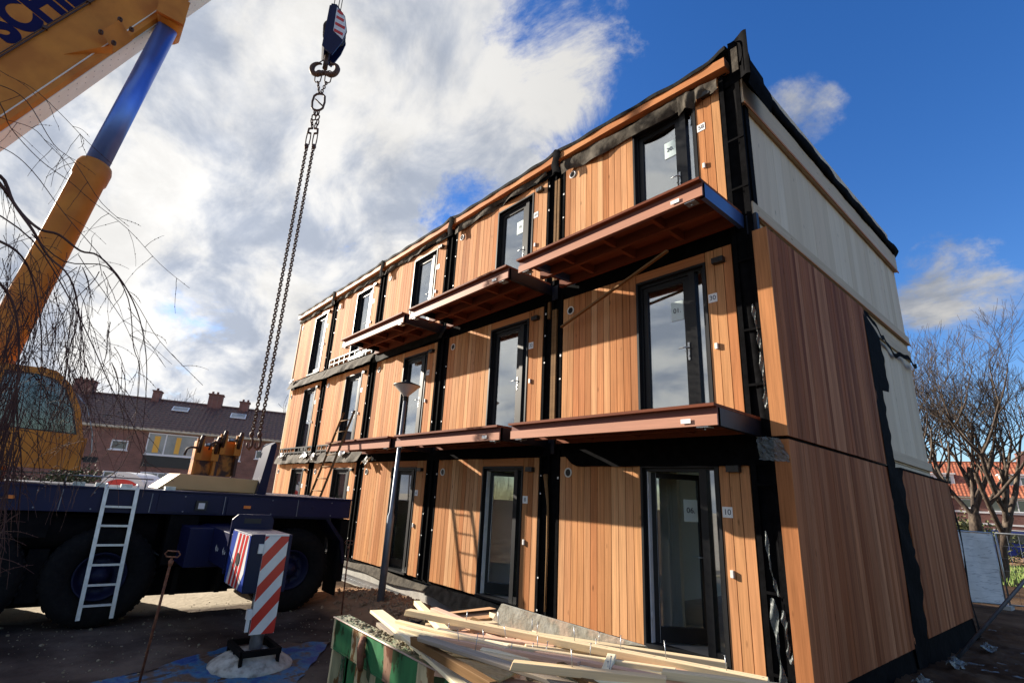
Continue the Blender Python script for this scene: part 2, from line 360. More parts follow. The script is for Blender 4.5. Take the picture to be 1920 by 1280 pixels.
# ------------------------------------------------------------------ apartment building of timber modules
W = 3.6; H = 2.833
bld = thing('apartment_building', (-9, 3.9, -.55), 'three storey timber clad modular apartment block with red brown balconies and unfinished corner', 'building')
def wavy(m, x0, x1, ztop, zbot, y0, y1, nu=24, nv=5, amp=.02, seed=0, tz=None):
    """hanging membrane; ztop / zbot are functions of u or numbers"""
    f = lambda a, u: a(u) if callable(a) else a
    ph = [(U(2, 9), U(0, 6), U(.4, 1)) for _ in range(4)]
    def fn(u, v):
        z = f(ztop, u)*(1-v)+f(zbot, u)*v
        w = sum(math.sin(u*k*4+p+v*2)*a for k, p, a in ph)*amp*(.3+v)
        return (x0+(x1-x0)*u, f(y0, u)*(1-v)+f(y1, u)*v+w-amp*.6*math.sin(v*3.1), z+w*.3)
    m.grid(fn, nu, nv)
def rag(a, b, n=9, amp=.04):
    pts = [a+(b-a)*i/n+U(-amp, amp) for i in range(n+1)]
    def f(u):
        k = min(int(u*n), n-1); t = u*n-k
        return pts[k]*(1-t)+pts[k+1]*t
    return f
# carcass: dark wrapped front with door openings, floors, roof, gable and rear
m = MB()
for b in range(5):
    X = -W*b
    for k in range(3):
        Z = H*k
        m.box(X-3.6, X-1.93, .05, .17, Z-.03, Z+H-.03); m.box(X-.785, X+(-.06 if b == 0 else 0), .05, .17, Z-.03, Z+H-.03)
        m.box(X-1.93, X-.785, .05, .17, Z+2.35, Z+H-.03); m.box(X-1.93, X-.785, .05, .17, Z-.03, Z+.04)
m.box(-18.0, -.12, .172, 7.7, 8.02, 8.3)
m.build('wrapped_front_wall', M['membrane'], bld)
m = MB()
m.box(-18.06, -17.98, .02, 7.7, -.05, 8.35); m.box(-18.0, -.12, 7.6, 7.72, 2.6, 8.2)
for b in range(5): m.box(-3.6*b-.2, -3.6*b+(.0 if b else -.12), 7.6, 7.72, -.05, 2.6)
m.split('rear_and_far_wall', M['clt'], bld)
m = MB()
m.box(-18.0, -.3, -.02, 7.7, -.62, -.08)
m.build('foundation_beam', M['concrete'], bld)
m = MB()
m.grid(lambda u, v: (-18+14.1*u, -.03-.05*v-.02*math.sin(u*40), -.02-.16*v+.03*math.sin(u*23+v*2)), 60, 3)
m.grid(lambda u, v: (-7.0+3.0*u, -.05-.10*v+.02*math.sin(u*17), -.02-.2*v+.03*math.sin(u*13+v)), 20, 3)
m.split('foundation_membrane', M['felt_grey'], bld)
# rooms behind the glass
for b in range(5):
    for k in range(3):
        X = -W*b; Z = H*k; m = MB()
        m.mi = 0
        D = 7.55 if k == 0 else 2.65
        if k: m.box(X-3.5, X-.13, 2.6, 2.65, Z+.06, Z+2.6)
        m.box(X-3.52, X-3.47, .18, D, Z+.06, Z+2.6); m.box(X-.15, X-.125, .18, D, Z+.06, Z+2.6)
        m.box(X-3.52, X-.125, .18, D, Z+2.6, Z+2.66)
        if k == 0: m.box(X-3.47, X-1.95, .98, 1.05, Z+.06, Z+2.6)
        m.mi = 1; m.box(X-3.52, X-.125, .175, D, Z+.0, Z+.055)
        m.build('room', [M['room'], M['room_floor']], bld)
# cladding
def boards(m, x0, x1, z0, z1, w, gap=.0095, y=0, th=.024, jit=.0015, top=None):
    n = max(1, round((x1-x0)/w)); w = (x1-x0)/n
    for i in range(n):
        j = U(-jit, jit); t = z1 if top is None else top((i+.5)/n)
        m.box(x0+i*w+gap/2, x0+(i+1)*w-gap/2, y+j, y+th, z0+U(-.004, .004), t)
numbers = {(0, 0): '10', (1, 0): '8', (2, 0): '6', (3, 0): '4', (4, 0): '2', (0, 1): '30', (1, 1): '32', (2, 1): '34', (3, 1): '36', (4, 1): '38', (0, 2): '58', (1, 2): '60', (2, 2): '62', (3, 2): '64', (4, 2): '66'}
papers = {(0, 0): '06.', (0, 1): '01.', (0, 2): '20.', (1, 2): '19.', (1, 1): ''}
def bracket(m, a, b, t=.006): m.box(*a, *b)
for (b, k), num in numbers.items():
    X = -W*b; Z = H*k
    m = MB(); boards(m, X-3.49, X-1.937, Z+.045, Z+2.50, .1295); m.build('cladding_panel', M['cedar'], bld)
    m = MB(); boards(m, X-.778, X-.392, Z+.045, Z+2.50, .1287); m.build('cladding_panel', M['cedar'], bld)
    m = MB(); m.box(X-1.93, X-.785, 0, .024, Z+2.36, Z+2.50); m.build('door_header_board', M['cedar_h'], bld)
    # door set
    d = MB()
    d.box(X-1.934, X-1.90, -.012, .19, Z+.04, Z+2.352); d.box(X-.815, X-.781, -.012, .19, Z+.04, Z+2.352)
    d.box(X-1.90, X-.815, -.012, .19, Z+2.318, Z+2.352)
    d.box(X-1.90, X-.815, -.05, .19, Z+.03, Z+.075)
    d.box(X-1.90, X-1.865, .06, .17, Z+.075, Z+2.318); d.box(X-.875, X-.815, .06, .17, Z+.075, Z+2.318)
    d.box(X-1.865, X-1.08, .06, .17, Z+2.27, Z+2.318); d.box(X-.985, X-.875, .06, .17, Z+2.29, Z+2.318); d.box(X-.985, X-.875, .06, .17, Z+.075, Z+.17)
    d.box(X-1.08, X-.985, .055, .17, Z+.075, Z+2.318)
    dr = d.build('door_frame', M['frame'], bld)
    g = MB(); g.box(X-.985, X-.875, .11, .118, Z+.17, Z+2.29); g.build('side_window', M['glass'] if k else M['glass_clear'], dr)
    th = {(0, 0): RAD(54), (1, 0): RAD(38), (2, 0): RAD(10)}.get((b, k), 0)
    hx = X-1.862 if not (b, k) == (0, 0) else X-1.84
    l = MB(); wd = .775
    l.box(0, wd, 0, .06, .085, .27); l.box(0, wd, 0, .06, 2.19, 2.265); l.box(0, .078, 0, .06, .27, 2.19); l.box(wd-.095, wd, 0, .06, .27, 2.19)
    leafg = MB(); leafg.box(.078, wd-.095, .026, .034, .27, 2.19)
    hd = MB(); hd.box(wd-.062, wd-.034, -.012, 0, .98, 1.24); hd.cyl((wd-.048, -.012, 1.16), (wd-.048, -.06, 1.16), .011, n=10)
    hd.tube([(wd-.048, -.055, 1.16), (wd-.10, -.06, 1.16), (wd-.17, -.058, 1.158)], [.011, .010, .009], n=8); hd.cyl((wd-.048, -.012, 1.04), (wd-.048, -.024, 1.04), .014, n=10)
    ly = .085 if th == 0 else .12
    rot = Matrix.Rotation(th, 3, 'Z')
    def tr(mb):
        mb.v = [tuple(rot @ V(v)+V((hx, ly, Z))) for v in mb.v]; return mb
    lf = tr(l).build('door_leaf', M['frame'], bld, loc=(hx, ly, Z))
    tr(leafg).build('glass_pane', M['glass_clear'] if k == 0 else M['glass'], lf); tr(hd).build('door_handle', M['galv'], lf)
    if th > RAD(20):
        ws = MB(); ws.box(X-1.862, X-1.80, .172, .185, Z+.08, Z+2.27); ws.box(X-1.864, X-1.848, .055, .172, Z+.08, Z+2.27)
        for q in (.35, 1.2, 2.0): ws.cyl((X-1.84, .05, Z+q), (X-1.84, .05, Z+q+.1), .009, n=8)
        ws.build('white_rebate', M['frame_in'], dr)
    if (b, k) in papers:
        t = papers[(b, k)]; px = {'06.': .47, '01.': .46, '20.': .47, '19.': .47, '': .5}[t]
        if t:
            pp = MB(); pp.box(px, px+.20, -.004 if 0 else .018, .024, 1.62, 1.92); tr(pp)
            pm = pp.build('paper_notice', M['paper'], lf)
            tx = MB(); tx.text(t, .105, (0, 0, 0), (1, 0, 0), (0, 0, 1), .001)
            tx.v = [(v[0]+px+.10, .014+v[1], v[2]+1.77) for v in tx.v]; tr(tx)
            tx.build('paper_lettering', M['ink'], lf)
    # number sign, vent, bell, lamp
    sg = MB(); sg.box(X-.762, X-.637, -.007, -.001, Z+1.715, Z+1.842); so = sg.build('house_number_sign', M['sign'], bld)
    tx = MB(); tx.text(num, .095, (X-.6995, -.0085, Z+1.778), (1, 0, 0), (0, 0, 1), .001); tx.build('digits', M['ink'], so)
    vt = MB(); c = (X-3.305, -.002, Z+2.245)
    vt.mi = 0; vt.lathe(c, (0, -1, 0), [(.078, 0), (.078, .012), (.070, .018), (.060, .016), (.056, .004)], 24)
    vt.mi = 1; vt.lathe(c, (0, -1, 0), [(.057, .003), (.001, .003)], 24, False)
    for q in range(-3, 4):
        hw = math.sqrt(max(.0001, .055**2-(q*.015)**2)); vt.mi = 0 if q % 1 else 2; vt.box(c[0]-hw, c[0]+hw, -.013, -.004, c[2]+q*.015-.003, c[2]+q*.015+.001)
    vt.build('round_vent', [M['white'], M['black'], M['frame']], bld)
    bl = MB(); bl.box(X-.705, X-.667, -.033, -.001, Z+1.035, Z+1.12); bl.build('doorbell', M['white'], bld, bevel=.004)
    lm = MB(); lm.box(X-.65, X-.49, -.085, -.001, Z+2.255, Z+2.335); lm.box(X-.60, X-.54, -.09, -.085, Z+2.27, Z+2.32); lm.build('wall_lamp', M['black'], bld, bevel=.005)
# seams between modules: battens, clips, trim
for b in range(5):
    for k in range(3):
        X = -W*b; Z = H*k
        m = MB()
        for bx in (X-.36, X-.16) + (() if b == 0 else (X+.06,)):
            m.box(bx-.022, bx+.022, .004, .05, Z+.03, Z+2.62)
        m.split('seam_batten', M['membrane'], bld)
        m = MB()
        for q in range(6):
            if R() < .62:
                zz = Z+.12+q*.42+U(-.1, .1); m.box(X-.345, X-.32, -.004, .003, zz, zz+U(.02, .04))
            if R() < .42 and b < 4:
                zz = Z+.12+q*.42+U(-.1, .1); m.box(X-3.55, X-3.52, -.004, .06, zz, zz+U(.02, .04))
        m.split('white_fixing_clip', M['white'], bld)
m = MB()
for z0, z1, x in ((2.95, 5.2, -3.74), (2.95, 5.2, -3.68), (5.8, 8.0, -3.76), (5.8, 8.0, -3.68)): m.box(x-.027, x+.027, .0, .04, z0, z1)
m.box(-3.88, -3.82, -.01, .03, 5.05, 5.38)
m.tube([(-3.80, -.02, 2.2), (-3.76, -.05, 2.1), (-3.72, -.03, 1.7), (-3.72, -.02, 1.0), (-3.73, -.02, .1)], [.05, .035, .02, .02, .018], n=6)
m.split('loose_trim_board', M['pine_brown'], bld)
# roof edge
for b in range(5):
    X = -W*b; a = .15 if b == 0 else 0
    zt = lambda x: 8.46-(a*((x+3.6)/3.4)**1.5 if b == 0 and x > -3.6 else 0)
    m = MB(); xl, xr = X-3.58, X-(.20 if b == 0 else .06); n = 8
    for i in range(n):
        xa = xl+(xr-xl)*i/n; xb = xl+(xr-xl)*(i+1)/n
        m.add([(xa, -.17, zt(xa)-.16), (xb, -.17, zt(xb)-.16), (xb, .02, zt(xb)-.16), (xa, .02, zt(xa)-.16), (xa, -.17, zt(xa)), (xb, -.17, zt(xb)), (xb, .02, zt(xb)), (xa, .02, zt(xa))],
              [(0, 3, 2, 1), (4, 5, 6, 7), (0, 1, 5, 4), (2, 3, 7, 6)]+([(3, 0, 4, 7)] if i == 0 else [])+([(1, 2, 6, 5)] if i == n-1 else []))
    m.build('roof_fascia_board', M['cedar_h'], bld)
    m = MB()
    def cov(u, v):
        x = xl-.03+(xr-xl+.06)*u; z = zt(x)
        hump = .10*math.exp(-((u-1)/.06)**2)*(1.6 if b == 0 else .5)+.04*math.exp(-((u-.0)/.05)**2)
        prof = [(-.19, -.035), (-.195, .03), (-.12, .055), (.1, .06), (.5, .02)][v_i(v)]
        return (x, prof[0]-.01*math.sin(u*31+b), z+prof[1]+hump+.008*math.sin(u*23+b*2))
    def v_i(v): return min(4, int(round(v*4)))
    m.grid(cov, 40, 4); m.build('roof_edge_tarp', M['felt'], bld)
    # rolled membrane under the fascia
    m = MB()
    if b == 0: wavy(m, X-3.55, X-1.0, rag(8.28, 8.14), rag(7.99, 7.93, 10, .035), -.10, -.06, 36, 6, .03)
    elif b < 3: wavy(m, X-3.55, X-.35, rag(8.28, 8.30), rag(8.10, 8.18, 12, .04), -.08, -.05, 36, 5, .025)
    else: wavy(m, X-3.55, X-.1, rag(8.28, 8.28), rag(8.13, 8.16, 12, .03), -.08, -.05, 30, 4, .025)
    m.build('rolled_membrane', M['felt_grey'], bld)
    m = MB(); wavy(m, X-3.6, X-.1 if b else X-.25, 8.34, rag(8.17, 8.14, 12, .03), -.02, -.045, 30, 4, .015); m.build('membrane_strip', M['membrane'], bld)
m = MB(); wavy(m, -1.02, -.36, rag(8.16, 8.08, 5, .02), rag(7.86, 7.93, 6, .05), -.11, -.07, 16, 6, .03); m.build('rolled_membrane', M['felt_grey'], bld)
# wooden rail behind fascia and tufts at the seams
m = MB()
for b in range(1, 5):
    X = -W*b
    m.grid(lambda u, v: (X-.09+.20*u+.02*math.sin(v*9), -.20-.02*math.sin(u*3.1), 8.50-.52*v+.04*math.sin(u*4)), 6, 10)
m.split('seam_membrane', M['membrane'], bld)
# membrane flaps between storeys of the far bays
for (b, zt0, zb0, y1) in ((3, 5.66, 5.30, -.20), (4, 5.66, 5.30, -.20), (3, 2.83, 2.50, -.16), (4, 2.83, 2.50, -.16)):
    X = -W*b; m = MB(); wavy(m, X-3.62, X+.02, rag(zt0, zt0, 6, .02), rag(zb0, zb0+.02, 10, .025), -.03, y1, 40, 6, .02); m.build('membrane_flap', M['felt_grey'], bld)
m = MB(); wavy(m, -10.75, -7.2, 5.62, rag(5.30, 5.34, 8, .02), -.03, -.12, 30, 5, .02); m.build('membrane_flap', M['felt'], bld)
m = MB(); wavy(m, -3.42, -.1, rag(2.78, 2.78, 4, .02), lambda u: 2.335+.22*math.exp(-(u/.055)**2), -.01, -.045, 30, 5, .008); m.build('membrane_flap', M['membrane'], bld)
m = MB(); wavy(m, -10.7, -3.7, 2.80, rag(2.53, 2.5, 14, .02), -.01, -.04, 40, 4, .01); m.build('membrane_flap', M['membrane'], bld)
m = MB()
for b, z in ((3, 5.78), (4, 2.9), (3, 2.9)):
    X = -W*b; m.box(X-3.4, X-.2, -.06, -.02, z-.02, z+.02); m.box(X-3.4, X-.2, -.06, -.02, z+.14, z+.18)
    for q in range(9): m.box(X-3.4+q*.39, X-3.35+q*.39, -.055, -.022, z-.1, z+.16)
m.split('bracket_rail', M['frame'], bld)
m = MB()
for x, z, w in ((-17.5, 2.86, .5), (-15.2, 2.85, .6), (-14.3, 2.80, .3), (-17.7, 5.72, .45), (-12.2, 2.86, .5), (-10.5, 2.6, .35)):
    m.grid(lambda u, v: (x+w*u+U(-.02, .02), -.10-.1*v+U(-.03, .03), z-.16*v+.05*math.sin(u*8)+U(-.02, .02)), 6, 3, False)
m.split('torn_white_wrap', M['white'], bld)
m = MB(); m.box(-18.0, -17.93, -.03, .02, 5.8, 8.3); m.build('end_batten', M['clt'], bld)

# gable
m = MB()
for k in range(3):
    z = k*H
    n = 26
    for i in range(n): m.box(-.17, -.10+U(-.0012, .0012), .17+i*(7.63/n)+.001, .17+(i+1)*(7.63/n)-.001, z+.0, z+2.82)
m.build('raw_timber_gable', M['clt'], bld)
m = MB()
m.box(-.10, -.035, -.02, 7.86, 7.49, 7.90); m.box(-.10, -.05, -.02, 7.82, 5.66, 5.85); m.box(-.10, -.065, 3.6, 7.8, 5.26, 5.50)
m.box(-.10, -.05, 3.6, 7.8, 2.86, 3.03)
m.split('gable_rail', M['clt_rail'], bld)
m = MB(); m.box(-.035, -.02, -.02, 7.86, 7.46, 7.50); m.box(-.05, -.03, .1, 7.82, 5.645, 5.665); m.split('gable_rail_lip', M['cedar_h'], bld)
def gboards(y0, y1, z0, z1, top=None):
    m = MB(); y = y0
    while y < y1-.02:
        w = min(U(.10, .15), y1-y); j = U(-.002, .002)
        m.box(.10, .13+j, y+.001, y+w-.001, z0, z1 if top is None else top(y)); y += w
    return m
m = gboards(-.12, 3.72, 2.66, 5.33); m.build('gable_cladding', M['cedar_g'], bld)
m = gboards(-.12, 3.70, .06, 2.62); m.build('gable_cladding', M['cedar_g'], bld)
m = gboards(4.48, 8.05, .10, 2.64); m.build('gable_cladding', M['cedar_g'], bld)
m = MB(); m.box(-.045, .134, -.15, -.122, 2.66, 5.335); m.build('corner_board', M['cedar'], bld)
m = MB(); m.box(-.035, .134, -.15, -.122, .06, 2.62); m.build('corner_board', M['cedar'], bld)
# membranes on the gable
m = MB()
m.box(-.095, .095, -.10, 8.1, -.12, 2.66)
m.grid(lambda u, v: (.10+.05*v+.015*math.sin(u*60)*v, -.12+8.25*u, .06-.62*v), 90, 4)
ph = [U(0, 6) for _ in range(5)]
def edge(z): return 3.66+.12*math.sin(z*2.1+ph[0])*.4
def edge2(z): return 4.36+.16*math.sin(z*3.7+ph[1])*.5+.05*math.sin(z*17+ph[2])+(.12 if 1.4 < z < 1.55 else 0)
m.grid(lambda u, v: (.139+.01*math.sin(v*21+u*4), edge(-.3+3*v)*(1-u)+(edge2(-.3+3*v)+.08)*u, -.5+3.15*v), 8, 60)
m.grid(lambda u, v: (.136-.012*u+.006*math.sin(v*11), 3.64+((.50+.10*v if v < .50 else (.95-.25*(v-.50) if v < .86 else .86*(1-v)/.14+.06))+.03*math.sin(v*37)+.02*math.sin(v*71))*u, 2.64+2.70*v), 6, 60)
m.grid(lambda u, v: (.0+.04*math.sin(u*9), 4.15+3.6*u, 5.18-.10*v+.25*math.exp(-(u/.3)**2)+.05*math.sin(u*19)+.03*math.sin(u*41)), 40, 3)
m.grid(lambda u, v: (.01+.03*math.sin(v*9), 4.0+.5*u*(1+.2*math.sin(v*7)), 4.3+1.0*v), 5, 12)
m.grid(lambda u, v: (.14+.02*math.sin(v*13), 8.02+(.16+.06*math.sin(v*19))*u, -.5+3.2*v), 4, 30)
m.box(.02, .14, 4.4, 8.08, 2.645, 2.675)
m.split('gable_membrane', M['membrane'], bld)
# tarp over the gable roof edge
m = MB()
def gt(u, v):
    y = -.22+8.15*u; a = -2.0+v*3.6
    big = 1+.9*math.exp(-((u-.015)/.03)**2)
    r = .085*big*(1+.10*math.sin(u*47)+.08*math.sin(u*19+1))
    return (-.02+.7*r*math.cos(a)+.006*math.sin(u*60), y+.03*math.sin(v*7), 8.00+.015*math.sin(u*9)+(.25*math.exp(-((u-.01)/.025)**2))+r*1.3*math.sin(a)+.006*math.sin(u*171+v*4)*math.sin(u*31)+(.10 if u > .97 else 0)*math.sin(v*5))
m.grid(gt, 140, 10); m.box(-.3, -.04, 0, 7.86, 7.9, 8.0)
m.grid(lambda u, v: (-.12+.30*u, -.20+.06*math.sin(u*5), 7.80+.75*v-.18*abs(u-.42)+.06*math.sin(v*9)*u), 8, 8)
m.grid(lambda u, v: (.12+.05*math.sin(v*5), -.2+.7*u, 7.6+.68*v-.1*u), 8, 6)
m.split('gable_roof_tarp', M['membrane'], bld)
m = MB(); m.grid(lambda u, v: (-.06+.09*u, -.26, 7.86+.42*v+.02*math.sin(v*6)), 4, 6); m.build('torn_wrap_patch', M['felt_grey'], bld)
# corner: wrapped post, brackets, plastic
m = MB()
m.box(-.385, -.10, .03, .06, -.5, 8.2)
m.grid(lambda u, v: (-.37+.30*u, .0-.03*math.sin(u*6+v*9), -.45+8.6*v), 8, 60)
for x in (-.33, -.10): m.box(x-.03, x+.03, -.045, .0, -.4, 8.1)
m.split('wrapped_corner_post', M['membrane'], bld)
m = MB()
for z in (.12, .93, 2.1, 3.3, 4.02, 5.0, 6.1, 6.9): m.box(-.30, -.07, -.058, -.046, z, z+.03)
m.split('corner_bracket', M['membrane'], bld)
def ribbon(m, pts, w, amp):
    n = 26; P = [V(p) for p in pts]
    def at(t):
        t *= len(P)-1; i = min(int(t), len(P)-2); return P[i].lerp(P[i+1], t-i)
    m.grid(lambda u, v: at(v)+V(((u-.5)*w*(.7+.5*math.sin(v*9)), amp*math.sin(u*5+v*21)-.01, U(-.004, .004))), 4, n)
m = MB()
ribbon(m, [(-.23, -.09, 1.6), (-.20, -.11, 1.2), (-.15, -.09, .93)], .03, .015); ribbon(m, [(-.22, -.09, .9), (-.20, -.1, .4), (-.16, -.1, -.1)], .07, .02)
ribbon(m, [(-.12, -.09, .8), (-.08, -.1, .3)], .05, .02)
ribbon(m, [(-.15, -.08, 4.35), (-.12, -.09, 4.05), (-.10, -.08, 3.75)], .035, .02); ribbon(m, [(-.11, -.08, 3.7), (-.09, -.09, 3.3), (-.10, -.08, 3.0)], .04, .02)
m.grid(lambda u, v: (-.20+.34*u*(.75+.25*v)+U(-.008, .008), -.17-.015*math.sin(u*8+v*5)+U(-.012, .012), 2.66-.27*v-.03*u+U(-.006, .006)), 12, 10, False)
m.split('torn_plastic_sheet', M['plastic_sheet'], bld)

# balconies
def balcony(b, k):
    X = -W*b; zt = H*k+.075; x0, x1 = X-3.53, X-.20
    m = MB(); m.mi = 0
    # front: deck edge, recessed web, lower flange
    m.box(x0, x1, -1.09, -1.04, zt-.235, zt-.035)
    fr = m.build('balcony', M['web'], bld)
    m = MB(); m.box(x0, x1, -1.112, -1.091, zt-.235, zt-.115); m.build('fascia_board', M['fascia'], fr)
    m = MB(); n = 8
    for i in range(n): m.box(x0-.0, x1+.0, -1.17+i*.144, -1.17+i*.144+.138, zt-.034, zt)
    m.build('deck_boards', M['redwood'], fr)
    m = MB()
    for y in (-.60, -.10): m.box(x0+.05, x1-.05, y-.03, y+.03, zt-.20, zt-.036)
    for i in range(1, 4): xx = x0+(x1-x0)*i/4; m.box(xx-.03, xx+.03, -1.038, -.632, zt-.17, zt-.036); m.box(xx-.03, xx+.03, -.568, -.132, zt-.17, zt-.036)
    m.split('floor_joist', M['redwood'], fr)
    m = MB()
    for xx in (x0+.27, x1-.03):
        m.box(xx-.03, xx+.03, -1.085, .04, zt-(.155 if xx < x0+.5 else .235), zt-.037)
    m.split('side_beam', M['steel_blue' if (b == 0 and k == 2) else 'steel_black'], fr)
    m = MB()
    for xx in (x0+.1, x1-.25): m.box(xx, xx+.14, -1.10, -.98, zt-.25, zt-.236); m.cyl((xx+.07, -1.04, zt-.25), (xx+.07, -1.04, zt-.275), .012, n=8)
    m.split('fixing_plate', M['galv'], fr)
    if b < 2: m = MB(); m.box(X-.62, X-.50, -1.128, -1.1255, zt-.20, zt-.15); m.build('fascia_label', M['sign'], fr)
for b in range(3):
    for k in (1, 2): balcony(b, k)
m = MB()
for b in range(0, 4):
    for k in (1, 2):
        m.box(-W*b-.16, -W*b-.02, -.02, .05, H*k-.28, H*k+.0)
m.split('balcony_anchor', M['steel_black'], bld)

# lath leaning on the facade
lath = MB(); lath.beam((-3.42, -.12, 4.76), (-1.05, -.52, 5.27), .045, .03); lo = lath.build('loose_lath', M['pine_brown']); tag(lo, 'thin brown lath leaning across the front under the upper balcony', 'lath')
# aluminium site ladder in front of bay four
lad = thing('access_ladder', (-10.1, -2.2, -.55), 'grey ladder leaning on the lower balcony beyond the truck deck', 'ladder')
A0 = V((-10.35, -2.05, -.5)); A1 = V((-9.83, -1.17, 3.62)); sx = V((.62, 0, 0))
for s_ in (0, 1):
    m = MB(); m.beam(A0+sx*s_, A1+sx*s_, .025, .05); m.build('stile', M['pine_brown'], lad)
for i in range(14):
    t = (i+.7)/14.5; p = A0.lerp(A1, t); m = MB(); m.cyl(p, p+sx, .012, n=8); m.build('rung', M['pine_brown'], lad)
# perforated rail lying on the footing
m = MB()
m.box(-10.6, -7.6, -.30, -.27, -.42, -.30); m.box(-10.6, -7.6, -.30, -.18, -.302, -.295)
for i in range(20): m.box(-10.5+i*.15, -10.44+i*.15, -.3035, -.3005, -.38, -.345)
o = m.build('perforated_steel_rail', [M['galv']]); tag(o, 'long perforated steel rail lying against the grey footing', 'steel rail')
# ------------------------------------------------------------------ mobile crane
crane = thing('mobile_crane', (-9.5, -5.5, -.55), 'navy and orange mobile crane with raised boom parked in front of the timber block', 'crane')
m = MB()
m.box(-10.9, -8.12, -12.5, -1.46, 1.17, 1.53)
m.box(-10.9, -8.10, -12.5, -1.44, 1.53, 1.56)
m.box(-8.12, -8.095, -3.9, -1.5, 1.18, 1.5); m.box(-8.12, -8.10, -5.0, -4.0, 1.2, 1.5)
m.cyl((-8.095, -2.3, 1.36), (-8.085, -2.3, 1.36), .03, n=12)
m.build('deck', M['navy'], crane, bevel=.012)
m = MB()
m.box(-10.2, -8.9, -12.4, -1.6, .25, 1.17)
m.box(-8.9, -8.2, -12.4, -6.35, .78, 1.17); m.box(-8.9, -8.16, -4.75, -4.3, .35, 1.17); m.box(-9.6, -8.75, -4.85, -3.45, -.22, 1.0); m.box(-9.7, -8.8, -7.0, -5.0, -.30, .6)
m.box(-10.8, -10.2, -12.4, -1.7, .8, 1.17)
m.tube([(-8.5, -12, .86), (-8.5, -4.9, .86)], .26, 16)
m.box(-8.7, -8.3, -6.5, -6.25, -.15, .6); m.box(-8.9, -8.3, -3.4, -3.3, .0, .7)
for y in (-4.45, -3.75): m.box(-9.6, -8.3, y-.04, y+.04, -.15, .3)
m.box(-9.2, -8.4, -3.75, -3.2, -.12, -.06); m.tube([(-8.6, -5.0, -.1), (-8.6, -4.6, .25), (-8.6, -4.3, .3)], .03, 6)
m.build('chassis', M['under'], crane)
# wheels
def wheel(y, side):
    x = -8.12 if side > 0 else -10.88; s = side
    t = MB(); c = (x-s*.5, y, .2)
    t.lathe(c, (s, 0, 0), [(.34, .02), (.62, .0), (.72, .04), (.75, .10), (.75, .38), (.72, .46), (.62, .50), (.40, .47), (.36, .40)], 40)
    for i in range(40):
        a = 2*math.pi*i/40; cy, cz = math.cos(a), math.sin(a)
        for q in (.10, .28): t.beam((x-s*.5+s*q, y+cy*.748, .2+cz*.748), (x-s*.5+s*(q+.13), y+math.cos(a+.03)*.748, .2+math.sin(a+.03)*.748), .06, .022, V((0, cy, cz)))
    w = t.build('wheel', M['rubber'], crane)
    r = MB(); r.lathe(c, (s, 0, 0), [(.36, .40), (.36, .44), (.33, .43), (.30, .30), (.20, .26), (.17, .30), (.13, .36), (.10, .44), (.001, .45)], 32)
    for i in range(10):
        a = 2*math.pi*i/10; r.cyl((x-s*.24, y+.235*math.cos(a), .2+.235*math.sin(a)), (x-s*.19, y+.235*math.cos(a), .2+.235*math.sin(a)), .02, n=8)
    r.build('rim', M['rim'], w)
for y in (-2.52, -5.54, -7.22, -8.9, -10.6): wheel(y, 1)
for y in (-2.52, -5.54, -7.22, -8.9): wheel(y, -1)
m = MB()
poly = [(-3.55, .62), (-3.35, 1.06), (-3.0, 1.15), (-2.0, 1.15), (-1.62, .72), (-1.52, .30), (-1.47, .30), (-1.56, .76), (-1.95, 1.19), (-3.02, 1.19), (-3.42, 1.10), (-3.60, .64)]
n = len(poly)
m.prism(poly, -8.72, -8.06)
m.build('fender', M['navy_dull'], crane)
m = MB(); m.box(-8.7, -8.1, -1.60, -1.57, -.3, .30); m.box(-8.65, -8.12, -1.62, -1.45, -.05, 1.15); m.split('mud_flap', M['under'], crane)
for y, z in ((-4.33, 1.33),):
    m = MB(); m.box(-8.10, -8.05, y-.09, y+.09, z-.08, z+.08); f = m.build('work_light', M['black'], crane); m = MB(); m.box(-8.05, -8.04, y-.05, y+.05, z-.055, z+.045); m.build('lens', M['stripe_white'], f)
for y, z in ((-3.55, 1.33), (-6.9, 1.36)):
    m = MB(); m.box(-8.10, -8.07, y-.06, y+.06, z-.025, z+.025); m.build('side_marker', M['amber'], crane)
# outrigger box with mounting plate
m = MB()
m.box(-8.6, -5.75, -4.2, -3.62, .50, 1.02)
m.prism([(-4.22, .45), (-3.6, .45), (-3.6, 1.22), (-3.66, 1.30), (-4.14, 1.30), (-4.22, 1.22)], -6.35, -6.30)
m.box(-8.3, -7.4, -4.55, -3.5, .40, 1.0)
m.build('outrigger_beam', M['navy'], crane, bevel=.01)
m = MB(); m.box(-6.298, -6.295, -4.05, -3.8, 1.17, 1.24); m.build('hand_hole', M['black'], crane)
m = MB()
for y, x in ((-4.203, -6.15),): pass
for x in (-7.0, -6.55, -6.15):
    m.add([(x, -4.206, .80), (x-.05, -4.206, .74), (x, -4.206, .68)], [(0, 1, 2)]); m.text('Lie', .09, (x+.07, -4.204, .73), (1, 0, 0), (0, 0, 1), .001)
m.split('arrow_mark', M['stripe_white'], crane)
m = MB()
JX, JY = -5.25, -3.88
jk = MB(); jk.box(-6.12, -5.21, -4.22, -3.66, .36, 1.10); jack = jk.build('outrigger_jack', M['navy'], crane, bevel=.012)
